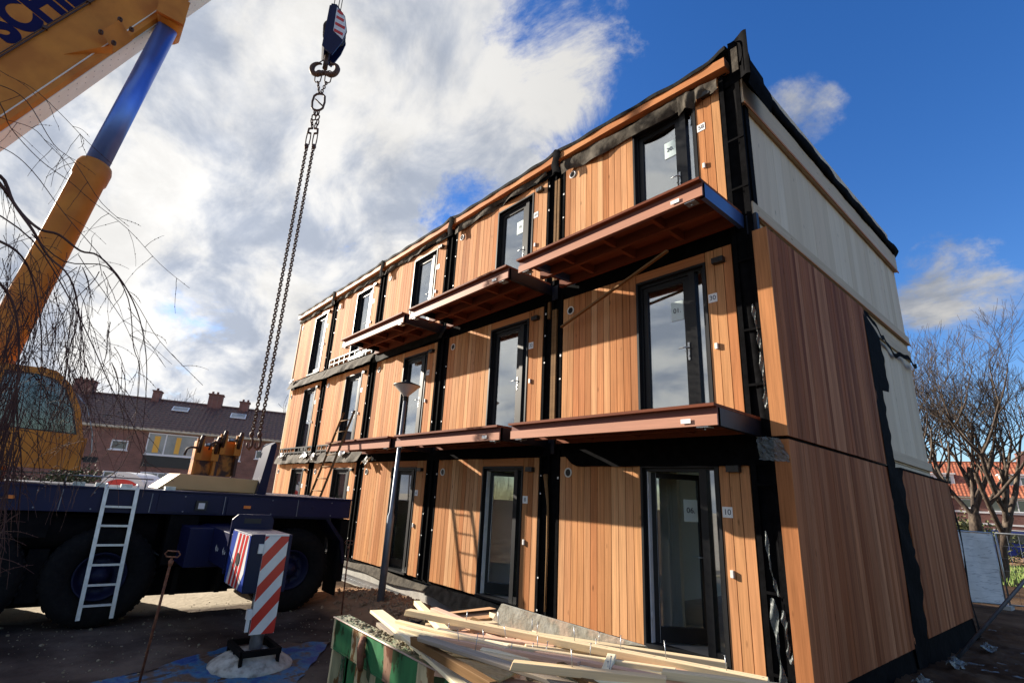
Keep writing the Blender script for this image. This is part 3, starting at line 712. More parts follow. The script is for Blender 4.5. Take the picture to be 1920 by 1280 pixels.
# striped covers: +x face plate and -y side
def stripes(parent, name, corner, u, v, w, h, slope, count, off=0):
    """white plate with slanting red bands; real thin raised bands"""
    u = V(u); v = V(v); nn = u.cross(v); c = V(corner)
    p = MB(); p.add([c, c+u*w, c+u*w+v*h, c+v*h, c+nn*.012, c+nn*.012+u*w, c+nn*.012+u*w+v*h, c+nn*.012+v*h], [(0, 3, 2, 1), (4, 5, 6, 7), (0, 1, 5, 4), (1, 2, 6, 5), (2, 3, 7, 6), (3, 0, 4, 7)])
    pl = p.build(name, M['stripe_white'], parent)
    r = MB(); per = h/count
    def clip(poly, lo, hi):
        for lim, sg in ((lo, 1), (hi, -1)):
            out = []
            for i in range(len(poly)):
                a, b = poly[i], poly[(i+1) % len(poly)]
                ia, ib = (a[1]-lim)*sg >= 0, (b[1]-lim)*sg >= 0
                if ia: out.append(a)
                if ia != ib: t = (lim-a[1])/(b[1]-a[1]); out.append((a[0]+(b[0]-a[0])*t, lim))
            poly = out
            if not poly: return []
        return poly
    k = -4
    while k < count+4:
        z0 = (k+off)*per
        q = clip([(0, z0), (w, z0+slope*w), (w, z0+slope*w+per*.5), (0, z0+per*.5)], 0, h)
        if len(q) > 2: r.add([c+u*a+v*b+nn*.014 for a, b in q], [tuple(range(len(q)))])
        k += 1
    r.build('red_bands', M['red'], pl)
    return pl
stripes(jack, 'striped_cover', (-5.205, -4.04, -.14), (0, 1, 0), (0, 0, 1), .32, 1.22, 1.2, 3.2, .03)
m = MB(); m.box(-5.205, -5.19, -4.04, -3.72, 1.082, 1.105); m.box(-5.22, -5.0+-.19, -4.10, -4.06, -.1, .05); m.split('cover_rim', M['stripe_white'], jack)
m = MB(); m.box(-6.12, -5.22, -4.226, -4.222, .38, 1.08); m.build('side_panel', M['dutch_blue'], jack)
sp = MB(); sp.add([(-6.02, -4.229, .38), (-5.42, -4.229, .38), (-5.26, -4.229, .60), (-5.26, -4.229, 1.08), (-5.84, -4.229, 1.08)], [(0, 1, 2, 3, 4)]); spo = sp.build('side_stripes', M['stripe_white'], jack)
sp = MB()
for a in (0, .22, .42): sp.add([(-5.90+a*.8, -4.232, .385), (-5.80+a*.8, -4.232, .385), (-5.64+a*.8, -4.232, 1.075), (-5.74+a*.8, -4.232, 1.075)], [(0, 1, 2, 3)])
sp.build('red_bands', M['red'], spo)
m = MB(); m.lathe((-5.62, -4.234, .74), (0, -1, 0), [(.085, .0), (.085, .004), (.001, .004)], 20, False); m.build('round_hole', M['black'], jack)
m = MB(); m.cyl((-5.47, -3.88, .4), (-5.47, -3.88, -.15), .10, n=20); m.cyl((-5.34, -3.88, .1), (-5.34, -3.88, -.345), .085, n=20); m.build('jack_rod', M['galv'], jack)
m = MB()
for y in (-4.08,):
    for z in (.05, .86): m.box(-5.24, -5.17, y-.03, y+.03, z, z+.12)
m.split('latch', M['stripe_white'], jack)
# pad standing under the jack
pad = MB(); PX0, PY0 = -5.36, -3.90
pad.lathe((PX0, PY0, -.545), (0, 0, 1), [(.52, 0), (.525, .03), (.50, .055), (.38, .13), (.24, .185), (.14, .20), (.001, .20)], 40); po = pad.build('outrigger_foot', M['pad'], crane)
fm = MB()
for y in (-4.14, -3.68): fm.beam((-5.62, y, -.31), (-5.0, y, -.31), .06, .07)
for x in (-5.62, -5.0): fm.beam((x, -4.14, -.31), (x, -3.68, -.31), .06, .07)
for x in (-5.6, -5.3, -5.02):
    for y in (-4.14, -3.68): fm.box(x-.02, x+.02, y-.02, y+.02, -.46, -.32)
fm.build('black_clamp_frame', M['under'], po)

m = MB()
for y in (-2.6, -3.95, -5.1, -6.3): m.box(-8.094, -8.091, y-.006, y+.006, 1.19, 1.5)
for y in (-1.9, -3.1, -4.6, -5.9, -6.6):
    for z in (1.22, 1.47): m.cyl((-8.094, y, z), (-8.086, y, z), .012, n=8)
m.split('deck_bolt', M['galv_dull'], crane)
for i, (y0, y1, dz) in enumerate(((-4.9, -3.3, .28), (-4.7, -3.1, .22), (-6.9, -5.0, .30))):
    m = MB(); m.tube([(-8.45, y0+(y1-y0)*q/10, .55-dz*math.sin(math.pi*q/10)+.05*i) for q in range(11)], .018, 7); m.build('air_hose', M['black'], crane)
# counterweight with lifting brackets on the deck
cw = thing('counterweight', (-9.2, -4.0, 1.56), 'tan steel counterweight slab with two orange hooked posts on the truck deck', 'counterweight')
m = MB(); m.prism([(-4.95, 1.565), (-3.03, 1.565), (-3.03, 1.83), (-4.62, 1.86)], -10.2, -8.95); m.build('slab', M['orange_pale'], cw, bevel=.015)
for y0, zt in ((-4.42, 2.56), (-4.02, 2.70)):
    m = MB()
    m.box(-9.3, -9.22, y0, y0+.36, 1.86, zt-.1); m.box(-9.3, -9.0, y0-.02, y0+.03, 1.86, zt-.06); m.box(-9.3, -9.0, y0+.33, y0+.38, 1.86, zt)
    p = m.build('post', M['rusty'], cw, bevel=.006)
    m = MB(); m.box(-9.02, -8.97, y0-.03, y0+.10, zt-.42, zt-.02); m.box(-9.02, -8.97, y0+.27, y0+.40, zt-.42, zt-.02); m.box(-9.215, -9.20, y0+.05, y0+.32, zt-.42, zt-.12)
    m.split('collar', M['orange'], p)
    m = MB()
    for yy in (y0+.03, y0+.33): m.tube([(-8.98, yy, zt-.28), (-8.93, yy, zt-.05), (-8.95, yy+.02, zt+.03), (-9.05, yy+.05, zt+.04), (-9.1, yy+.05, zt-.05)], .035, 8)
    m.tube([(-8.9, y0-.02, zt-.2), (-8.86, y0-.14, zt-.2), (-8.86, y0-.2, zt-.24), (-8.86, y0-.22, zt-.36)], .022, 8)
    m.split('hook', M['brown_dark'], p)
    m = MB(); m.cyl((-8.98, y0+.12, zt-.12), (-8.98, y0+.28, zt-.12), .035, n=10); m.build('pin', M['galv'], p)
# upright blue plate
m = MB(); m.prism([(-3.22, 1.56), (-3.04, 1.56), (-2.98, 2.55), (-3.02, 2.62), (-3.10, 2.55)], -9.4, -8.8); m.build('upright_blade', M['navy'], crane)
# deck rail and small fittings
m = MB()
m.tube([(-8.4, -7.2, 1.72), (-8.4, -5.1, 1.72)], .012, 6)
for y in (-7.1, -6.3, -5.2): m.cyl((-8.4, y, 1.56), (-8.4, y, 1.73), .012, n=6)
for y in (-5.9, -5.55, -6.2, -4.9): m.box(-8.5, -8.35, y, y+.16, 1.56, 1.62)
m.build('deck_rail', M['galv'], crane)
# slewing platform and cab
m = MB()
m.prism([(-11.6, 1.9), (-6.6, 1.9), (-6.6, 2.1), (-7.2, 2.6), (-9.4, 3.4), (-10.9, 3.5), (-11.6, 3.0)], -10.4, -9.15); m.cyl((-9.6, -7.9, 1.5), (-9.6, -7.9, 1.95), .8, n=28)
m.build('slewing_platform', M['orange'], crane)
cb = MB()
prof = [(-7.9, 1.78), (-6.17, 1.80), (-6.24, 2.30), (-6.38, 2.75), (-6.58, 3.10), (-6.78, 3.27), (-7.0, 3.31), (-7.9, 3.28)]
win = [(-7.40, 2.36), (-6.33, 2.34), (-6.46, 2.72), (-6.63, 3.04), (-6.80, 3.17), (-7.02, 3.21), (-7.40, 3.20)]
# side wall with a real window opening on the near side
def ring(m, outer, inner, x0, x1):
    """wall between an outer outline and a window outline"""
    no, ni = len(outer), len(inner); vs = [(x1, *p) for p in outer]+[(x1, *p) for p in inner]
    import mathutils
    tris = mathutils.geometry.tessellate_polygon([[V((p[0], p[1], 0)) for p in outer], [V((p[0], p[1], 0)) for p in inner]])
    m.add(vs, [tuple(t) for t in tris]); m.add([(x0, *p) for p in inner]+[(x1, *p) for p in inner], [(i, (i+1) % ni, ni+(i+1) % ni, ni+i) for i in range(ni)])
    m.add([(x0, *p) for p in outer]+[(x1, *p) for p in outer], [(i, (i+1) % no, no+(i+1) % no, no+i) for i in range(no)])
    m.add([(x0, *p) for p in outer]+[(x0, *p) for p in inner], [tuple(t) for t in tris])
ring(cb, prof, win, -8.16, -8.10); ring(cb, prof, win, -9.08, -9.02)
cb.box(-9.06, -8.12, -7.9, -6.2, 1.79, 1.86); cb.box(-9.06, -8.12, -7.9, -7.0, 3.24, 3.30)
for (a, b_) in zip(prof[1:-2], prof[2:-1]):
    for x in (-9.06, -8.2): cb.beam((x+.04, a[0]-.02, a[1]), (x+.04, b_[0]-.02, b_[1]), .08, .05)
cb.box(-9.06, -8.12, -6.25, -6.18, 1.8, 2.3)
cabo = cb.build('cab', M['orange'], crane)
m = MB(); m.prism(win, -8.125, -8.12); m.prism(win, -9.06, -9.055); m.split('cab_window', M['glass_cab'], cabo)
m = MB()
w2 = [(y_*.955-7.0*.045, z_*.96+2.8*.04) for y_, z_ in win]
no = len(win)
m.add([(-8.098, *p) for p in win]+[(-8.098, *p) for p in w2], [(i, (i+1) % no, no+(i+1) % no, no+i) for i in range(no)]); m.build('window_seal', M['black'], cabo)
m = MB(); m.box(-8.9, -8.4, -7.3, -6.9, 2.0, 2.45); m.box(-8.9, -8.4, -7.35, -7.22, 2.4, 2.95); m.split('driver_seat', M['ledge'], cabo)
m = MB(); m.tube([(-8.4, -6.45, 2.40), (-8.6, -6.5, 2.52), (-8.8, -6.55, 2.55)], .06, 8); m.box(-8.9, -8.3, -6.6, -6.35, 2.1, 2.42); m.build('dashboard', M['black'], cabo)
m = MB(); m.tube([(-8.14, -6.50, 3.0), (-8.14, -6.30, 2.8), (-8.14, -6.14, 2.4), (-8.14, -6.08, 2.1), (-8.14, -6.1, 2.0)], .014, 6); m.build('grab_rail', M['galv'], cabo)
m = MB(); m.box(-8.2, -8.04, -6.16, -5.98, 1.93, 2.02); m.cyl((-8.14, -6.2, 1.98), (-8.14, -6.1, 1.98), .02, n=8); m.build('cab_lamp', M['black'], cabo)

# boom
BP = V((-9.3, -10.6, 2.97)); BT = V((-9.6, -3.4, 20.0)); bd = (BT-BP).normalized()
bx = V((1, 0, 0)); bx = (bx-bd*bx.dot(bd)).normalized()          # near side
bn = bd.cross(bx).normalized()
if bn.y > 0: bn = -bn                                              # away from underside
BL = (BT-BP).length
def bpt(s, a, h): return BP+bd*s-bx*a+bn*h                          # a: from near edge inward, h: up from underside
def bbox(m, s0, s1, a0, a1, h0, h1):
    vs = [bpt(s, a, h) for s in (s0, s1) for a, h in ((a0, h0), (a1, h0), (a1, h1), (a0, h1))]
    m.add(vs, [(0, 3, 2, 1), (4, 5, 6, 7), (0, 1, 5, 4), (1, 2, 6, 5), (2, 3, 7, 6), (3, 0, 4, 7)])
BW, BH = .85, 1.62
m = MB()
sec = [(0, .13), (.02, .05), (.08, 0), (BW-.08, 0), (BW-.02, .05), (BW, .13), (BW, BH-.1), (BW-.1, BH), (.1, BH), (0, BH-.1)]
ns = len(sec)
m.add([bpt(s, a, h) for s in (-1.5, 12.6) for a, h in sec], [tuple(reversed(range(ns))), tuple(range(ns, 2*ns))]+[(i, (i+1) % ns, ns+(i+1) % ns, ns+i) for i in range(ns)])
boom = m.build('boom', M['orange'], crane)
m = MB()
for k_, (s0, s1, d_) in enumerate(((12.6, 14.5, .06), (14.5, BL-.6, .11))): bbox(m, s0, s1, d_, BW-d_, d_, BH-d_)
m.split('boom_extension', M['orange'], boom)
m = MB(); bbox(m, -1.4, 12.5, .09, BW-.09, -.012, 0.0)
m.build('underside_strip', M['cream'], boom)
m = MB()
for i in range(56):
    s = -1+i*.24
    for a in (.25, .45): 
        c = bpt(s, a, -.013); m.lathe(c, -bn, [(.014, 0), (.001, .004)], 6, False)
m.build('underside_bolts', M['brown_dark'], boom)
m = MB(); bbox(m, -1.4, 12.5, -.022, 0, .135, .155); m.build('side_seam', M['cream'], boom)
m = MB(); m.tube([bpt(s/2, -.035, .86) for s in range(-2, 25)], .016, 6); m.tube([bpt(s/2, -.035, .90) for s in range(-2, 25)], .010, 6)
for i in range(8): c = bpt(.4+i*1.15, -.04, .88); m.box(c.x-.03, c.x+.03, c.y-.04, c.y+.04, c.z-.03, c.z+.03)
m.split('hydraulic_line', M['brown_dark'], boom)
tm = MB(); tm.text('SCHIL', .92, bpt(7.52, -.004, 1.24), bd, bn, .003, .045, .80); tm.build('lettering', M['text'], boom)
m = MB()
c = 7.9
m.add([bpt(c-.8, -.002, .40), bpt(c+.0, -.22, .0), bpt(c-.05, -.002, -.02)], [(0, 1, 2)])
m.add([bpt(c, -.002, -.04), bpt(c+.55, -.002, -.04), bpt(c+.55, -.30, .26), bpt(c, -.30, .26)], [(0, 1, 2, 3)])
m.split('bracket_plate', M['orange'], boom)
m = MB()
for a_, h_ in ((0, .0), (.0, .26), (.55, .02), (.55, .26)): p = bpt(c+a_, -.28, h_); m.lathe(p, bx, [(.045, -.03), (.045, .03), (.02, .03), (.02, -.03)], 10)
m.split('bracket_eye', M['brown_dark'], boom)
# boom head, hoist cables
m = MB(); bbox(m, BL-.7, BL+.2, .1, BW-.1, .1, BH-.4)
m.build('boom_head', M['orange'], boom)
HX, HY = -9.72, -3.2
m = MB()
for dx, dy in ((-.10, -.05), (.12, .10), (.14, .02)): m.tube([(HX+dx, HY+dy, 14.7), (HX+dx*.8, HY+dy, 19.6)], .012, 6)
m.split('hoist_cable', M['black'], crane)
# lift cylinder
C0 = V((-8.75, -7.75, 2.25)); C1 = bpt(9.55, .12, -.14); cd = (C1-C0)
def ct(t): return C0+cd*t
m = MB(); u = cd.normalized()
m.lathe(C0, u, [(.24, -.3), (.26, 0), (.265, cd.length*.515), (.29, cd.length*.52), (.295, cd.length*.545), (.27, cd.length*.555), (.20, cd.length*.557)], 32)
cyl = m.build('lift_cylinder', M['orange'], crane)
m = MB(); m.cyl(ct(.54), ct(.985), .20, n=36); m.build('piston_rod', M['chrome'], cyl)
side = u.cross(V((0, 0, 1))).normalized()
off = -side*.235 if side.x > 0 else side*.235
m = MB(); m.tube([ct(.05)+off, ct(.53)+off*1.2, ct(.97)+off*.95], .022, 8); m.build('hydraulic_pipe', M['orange'], cyl)
m = MB()
cc = ct(1.0); m.lathe(cc-bx*.35, bx, [(.26, 0), (.26, .7), (.10, .7), (.10, .72)], 28); m.box(cc.x-.36, cc.x-.28, cc.y-.25, cc.y+.25, cc.z-.1, cc.z+.45); m.box(cc.x+.36, cc.x+.44, cc.y-.28, cc.y+.25, cc.z-.2, cc.z+.45)
m.build('boom_foot_bracket', M['orange'], boom)
m = MB(); m.lathe(cc+bx*.355, bx, [(.12, 0), (.12, .012), (.001, .012)], 20, False); m.build('pin_hole', M['brown_dark'], boom)

# hook block and chain sling
hb = thing('hook_block', (HX, HY, 12.7), 'dark blue hook block with red and white stripes hanging from the boom cables', 'hook block')
ang = RAD(38); ux = V((math.cos(ang), math.sin(ang), 0)); un = V((-ux.y, ux.x, 0)); un = -un if un.y > 0 else un
hc = V((HX, HY, 0))
def hp(a, n_, z): return hc+ux*a+un*n_+V((0, 0, z))
pl = [(-.10, 13.45), (.14, 13.32), (.34, 13.85), (.42, 14.25), (.30, 14.75), (.02, 15.08), (-.12, 15.05), (-.14, 13.6)]
def plate(m, poly, n0, n1):
    k = len(poly); m.add([hp(a, n0, z) for a, z in poly]+[hp(a, n1, z) for a, z in poly], [tuple(reversed(range(k))), tuple(range(k, 2*k))]+[(i, (i+1) % k, k+(i+1) % k, k+i) for i in range(k)])
hu = MB(); ux = V((.35, .94, 0)).normalized(); un = V((.94, -.35, 0))
plate(hu, pl, .20, .25); plate(hu, pl, -.25, -.20)
plate(hu, [(-.16, 13.5), (-.10, 13.45), (-.10, 15.0), (-.16, 14.95)], -.26, .26)
hu.split('side_plate', M['navy'], hb)
m = MB()
for n_ in (-.12, 0, .12): m.lathe(hp(.08, n_-.04, 14.3), un, [(.32, 0), (.28, .04), (.32, .08), (.05, .08), (.05, 0)], 28)
m.split('sheave', M['black'], hb)
m = MB(); plate(m, [(.06, 14.12), (.34, 13.92), (.40, 14.25), (.29, 14.72), (.04, 14.98)], .251, .256); so = m.build('stripe_plate', M['stripe_white'], hb)
m = MB()
for z in (14.08, 14.32, 14.56, 14.78): plate(m, [(.07, z+.03), (.36-(abs(z-14.25)*.25), z-.04), (.37-(abs(z-14.25)*.25), z+.06), (.07, z+.13)], .257, .259)
m.build('red_bands', M['red'], so)
m = MB()
m.cyl((HX, HY, 13.5), (HX, HY, 13.0), .07, n=14)
ho = V((.64, .77, 0))
for s_ in (-1, 1):
    pts = []; rr = []
    for i in range(13):
        a = -math.pi*.5+math.pi*1.15*i/12
        pts.append(hc+ho*s_*(.19+.17*math.cos(a)*1.0-.0)*1.0+V((0, 0, 12.98+.19*math.sin(a)))); rr.append(.075 if i < 7 else .075-.008*(i-6))
    pts.insert(0, hc+V((0, 0, 12.86))); rr.insert(0, .07)
    m.tube(pts, rr, 10)
for s_ in (-1, 1): m.tube([hc+ho*s_*.08+V((0, 0, 13.3)), hc+ho*s_*.27+V((0, 0, 13.12))], .016, 6)
m.build('double_hook', M['brown_dark'], hb)
sl = thing('chain_sling', (HX, HY, 2.5), 'long dark two leg chain sling hanging from the hook block above the deck', 'chain')
def link(m, c, ax, wd, L=.10, w=.032, r=.0085, n=5):
    """one welded chain link: an elongated ring"""
    ax = V(ax).normalized(); wd = V(wd); wd = (wd-ax*wd.dot(ax)).normalized(); nn = ax.cross(wd); P = []
    for i in range(12):
        a = 2*math.pi*i/12; ca, sa = math.cos(a), math.sin(a)
        P.append(V(c)+wd*w*ca+ax*(sa*w+(L/2-w if sa > 0.01 else (-(L/2-w) if sa < -.01 else 0))))
    vs = []
    for i, p in enumerate(P):
        t = (P[(i+1) % 12]-P[i-1]).normalized(); b = t.cross(nn)
        for k in range(n): q = 2*math.pi*k/n; vs.append(p+(nn*math.cos(q)+b*math.sin(q))*r)
    m.add(vs, [(i*n+k, i*n+(k+1) % n, ((i+1) % 12)*n+(k+1) % n, ((i+1) % 12)*n+k) for i in range(12) for k in range(n)], True)
def chain(m, p0, p1, L=.085, w=.027, r=.011):
    p0 = V(p0); p1 = V(p1); d = p1-p0; n = max(1, int(d.length/(L*.74)))
    A = V((.64, .77, 0)); B = V((.77, -.64, 0))
    for i in range(n): link(m, p0+d*((i+.5)/n), d, (A+B) if i % 2 else (A-B), L, w, r)
hx = V((.64, .77, 0))
for s_ in (-1, 1):
    m = MB()
    link(m, hc+hx*s_*.14+V((0, 0, 12.72)), (s_*.0, 0, 1), hx, .42, .09, .016, 6)
    chain(m, hc+hx*s_*.12+V((0, 0, 12.54)), hc+hx*s_*.02+V((0, 0, 12.12)), .095, .032, .013); m.build('upper_leg', M['brown_dark'], sl)
m = MB(); link(m, hc+V((0, 0, 11.86)), (0, 0, 1), hx, .56, .17, .03, 8); m.tube([hc-hx*.10+V((0, 0, 11.95)), hc+hx*.12+V((0, 0, 11.75))], .02, 6); m.build('master_ring', M['brown_dark'], sl)
m = MB()
for s_ in (-1, 1):
    for z, q in ((11.5, .02), (11.35, .05), (11.2, .08), (11.08, .05)): link(m, hc+hx*s_*q+V((0, 0, z)), (0, .1*s_, 1), hx if z > 11.25 else (1, -1, 0), .17, .05, .018, 6)
    m.tube([hc+hx*s_*.02+V((0, 0, 11.0)), hc+hx*s_*.12+V((0, 0, 10.98)), hc+hx*s_*.13+V((0, 0, 10.85)), hc+hx*s_*.04+V((0, 0, 10.83))], .03, 7)
    link(m, hc+hx*s_*.09+V((0, 0, 10.65)), (0, 0, 1), hx, .42, .055, .016, 6)
    m.ball(hc+hx*s_*.10+V((0, 0, 10.42)), .06, 6, (1, 1, 1.4))
m.split('shackle', M['brown_dark'], sl)
for s_ in (-1, 1):
    q = .09
    m = MB(); chain(m, hc+hx*s_*q+V((0, 0, 10.36)), hc+hx*s_*(q-.01)+V((0, 0, 2.85)), .09, .033, .0155); m.build('chain_leg', M['rust' if 0 else 'brown_dark'], sl)
    b0 = hc+hx*s_*q; m = MB(); m.ball(b0+V((0, 0, 2.80)), .05, 6, (1, 1, 1.5))
    m.tube([b0+V((0, 0, 2.76)), b0+hx*.045+V((0, 0, 2.68)), b0+hx*.05+V((0, 0, 2.56)), b0+V((0, 0, 2.48)), b0-hx*.06+V((0, 0, 2.52)), b0-hx*.065+V((0, 0, 2.62))], [.03, .028, .032, .032, .026, .014], 8); m.build('end_hook', M['brown_dark'], sl)

# ladder hooked on the deck edge
al = thing('boarding_ladder', (-8.02, -5.5, -.4), 'white aluminium ladder hooked on the truck deck in front of the wheel', 'ladder')
for dy in (0, .42):
    m = MB(); m.beam((-7.99, -5.70+dy, -.38), (-8.06, -5.76+dy, 1.58), .03, .055); m.tube([(-8.06, -5.76+dy, 1.56), (-8.1, -5.76+dy, 1.62), (-8.25, -5.76+dy, 1.61)], .015, 6); m.build('stile', M['alu'], al)
for i in range(7):
    t = .10+i*.148; z = -.38+1.96*t; y0 = -5.70-.06*t; xx = -7.99-.07*t; m = MB(); m.box(xx-.015, xx+.02, y0, y0+.42, z-.016, z+.016); m.build('rung', M['alu'], al)
# ------------------------------------------------------------------ ground
def gz(x, y):
    z = -.55
    z += .05*math.sin(x*.9+1)*math.sin(y*.7)*(1 if x > -2 else .3)
    d = math.hypot((x+7.6)/1.9, (y+.75)/.95); z += .30*math.exp(-d*d*1.2)
    d = math.hypot((x+5.2)/1.6, (y+.8)/.8); z += .22*math.exp(-d*d*1.2)
    e = min(1, max(0, (x+.15)/.25)) if y < 8 else 1
    z += .30*max(e*min(1, max(0, (y+1.8)/1.6)), min(1, max(0, (y-7.9)/.4)))
    return z
def axis(lo, hi, dense0, dense1, st, big):
    a = [dense0]; v = dense0; s_ = st
    while v > lo: s_ *= 1.35; s_ = min(s_, big); v -= s_; a.insert(0, v)
    v = dense0
    while v < dense1: v += st; a.append(v)
    s_ = st
    while v < hi: s_ *= 1.35; s_ = min(s_, big); v += s_; a.append(v)
    return a
xs = axis(-900, 900, -10, 5, .11, 90); ys = axis(-900, 900, -5, 10, .11, 90)
def h3(i, j, s_):
    v = math.sin(i*12.9898*s_+j*78.233*s_+s_)*43758.5453; return v-math.floor(v)
m = MB(); vs = []
for y_ in ys:
    for x_ in xs:
        z_ = gz(x_, y_)
        if -10.5 < x_ < 5 and -5 < y_ < 10:
            rough = (.028 if (x_ > .2 or y_ > -1.9) else .004); mound = max(0, z_+.50)
            z_ += (h3(int(x_*100), int(y_*100), 1)-.5)*(rough+mound*.25)
        vs.append((x_, y_, z_))
w_ = len(xs)
m.add(vs, [(j*w_+i, j*w_+i+1, (j+1)*w_+i+1, (j+1)*w_+i) for j in range(len(ys)-1) for i in range(w_-1)], True)
def ground_mat():
    mt = bpy.data.materials.new('bare_ground'); mt.use_nodes = True; nt = mt.node_tree; b = nt.nodes['Principled BSDF']; b.inputs['Roughness'].default_value = .95; b.inputs['Specular IOR Level'].default_value = .05
    f = noise(nt, 1.3, coord='World', detail=8, rnd=False); soil = ramp(nt, [(.35, (.045, .026, .015)), (.5, (.075, .046, .027)), (.68, (.12, .08, .05))], f)
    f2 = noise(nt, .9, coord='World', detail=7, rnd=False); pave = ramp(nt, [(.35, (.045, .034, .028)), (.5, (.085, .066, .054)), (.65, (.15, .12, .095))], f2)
    pale = ramp(nt, [(.35, (.40, .35, .27)), (.65, (.55, .48, .38))], f2)  # paler ground under the truck: brightness of its sunlit patches put into the colour
    sand = ramp(nt, [(.3, (.26, .155, .09)), (.7, (.40, .25, .15))], f)
    g = _n(nt, 'ShaderNodeNewGeometry'); sx_ = _n(nt, 'ShaderNodeSeparateXYZ'); nt.links.new(g.outputs['Position'], sx_.inputs[0])
    ad = _n(nt, 'ShaderNodeMath', operation='MULTIPLY_ADD'); nt.links.new(f, ad.inputs[0]); ad.inputs[1].default_value = 1.6; nt.links.new(sx_.outputs['Y'], ad.inputs[2])
    mr = _n(nt, 'ShaderNodeMapRange'); mr.inputs[1].default_value = -1.1; mr.inputs[2].default_value = -.9; nt.links.new(ad.outputs[0], mr.inputs[0])
    mr2 = _n(nt, 'ShaderNodeMapRange'); mr2.inputs[1].default_value = -1.6; mr2.inputs[2].default_value = -1.2; nt.links.new(sx_.outputs['X'], mr2.inputs[0])
    mxm = _n(nt, 'ShaderNodeMath', operation='MAXIMUM'); nt.links.new(mr.outputs[0], mxm.inputs[0]); nt.links.new(mr2.outputs[0], mxm.inputs[1])
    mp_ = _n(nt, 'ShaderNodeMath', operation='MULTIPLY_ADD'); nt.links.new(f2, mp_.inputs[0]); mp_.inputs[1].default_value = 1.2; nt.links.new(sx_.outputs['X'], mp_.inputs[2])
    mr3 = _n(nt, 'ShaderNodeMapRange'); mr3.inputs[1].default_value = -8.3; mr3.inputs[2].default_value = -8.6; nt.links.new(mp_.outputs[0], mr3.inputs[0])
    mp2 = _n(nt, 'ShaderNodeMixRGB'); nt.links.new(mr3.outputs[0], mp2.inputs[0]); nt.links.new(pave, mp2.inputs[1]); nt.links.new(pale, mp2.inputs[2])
    mx = _n(nt, 'ShaderNodeMixRGB'); nt.links.new(mxm.outputs[0], mx.inputs[0]); nt.links.new(mp2.outputs[0], mx.inputs[1]); nt.links.new(soil, mx.inputs[2])
    mz = _n(nt, 'ShaderNodeMapRange'); mz.inputs[1].default_value = -.52; mz.inputs[2].default_value = -.46; nt.links.new(sx_.outputs['Z'], mz.inputs[0])
    mlx = _n(nt, 'ShaderNodeMath', operation='LESS_THAN'); mlx.inputs[1].default_value = -2.5; nt.links.new(sx_.outputs['X'], mlx.inputs[0])
    mm = _n(nt, 'ShaderNodeMath', operation='MULTIPLY'); nt.links.new(mz.outputs[0], mm.inputs[0]); nt.links.new(mlx.outputs[0], mm.inputs[1])
    m2 = _n(nt, 'ShaderNodeMixRGB'); nt.links.new(mm.outputs[0], m2.inputs[0]); nt.links.new(mx.outputs[0], m2.inputs[1]); nt.links.new(sand, m2.inputs[2])
    nt.links.new(m2.outputs[0], b.inputs['Base Color'])
    bp = _n(nt, 'ShaderNodeBump'); bp.inputs['Strength'].default_value = .7; bp.inputs['Distance'].default_value = .03
    nt.links.new(noise(nt, 9, coord='World', detail=8, rnd=False), bp.inputs['Height']); nt.links.new(bp.outputs[0], b.inputs['Normal'])
    return mt
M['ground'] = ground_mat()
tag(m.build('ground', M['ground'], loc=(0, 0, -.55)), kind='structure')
# sand clods on the pile
m = MB()
for i in range(700):
    a = R()*6.28; r = abs(random.gauss(0, .6)); cx, cy = random.choice([(-7.5, -.8, ), (-7.9, -1.0), (-5.4, -.85), (-6.4, -.9)])
    x_, y_ = cx+math.cos(a)*r*1.3, min(-.15, cy+math.sin(a)*r*.7); s_ = U(.012, .06)
    o = len(m.v); m.ball((x_, y_, gz(x_, y_)+s_*.2), s_, 3, (1, U(.6, 1), U(.5, .9)), False)
    for q in range(o, len(m.v)): v = m.v[q]; m.v[q] = (v[0]+U(-.3, .3)*s_, v[1]+U(-.3, .3)*s_, v[2]+U(-.3, .3)*s_)
M['sand'] = mat('loose_sand', (.26, .155, .09), (.42, .27, .16), 12, rough=.95, bump=.6)
tag(m.build('sand_clods', M['sand']), 'loose brown sand heaped against the grey footing', 'sand', kind='stuff')
# blue ground tarp under the outrigger
m = MB()
qa = [place_z(150, 1290, -.535), place_z(420, 1213, -.535), place_z(618, 1200, -.535), place_z(640, 1300, -.535)]
def tq(u, v):
    a = qa[0].lerp(qa[1], min(1, u*2)) if u < .5 else qa[1].lerp(qa[2], (u-.5)*2)
    b_ = qa[0].lerp(qa[3], u)+V((-.1, -.7, 0))
    p = a.lerp(b_, v); return (p.x+.02*math.sin(v*30+u*8), p.y+.03*math.sin(u*33), -.538+.012*math.sin(u*19+v*7)*math.sin(v*13)+.010*math.sin(u*50+v*31))
m.grid(tq, 50, 30); tag(m.build('blue_tarp', M['tarp']), 'dirty blue tarp spread on the ground under the outrigger foot', 'tarp')

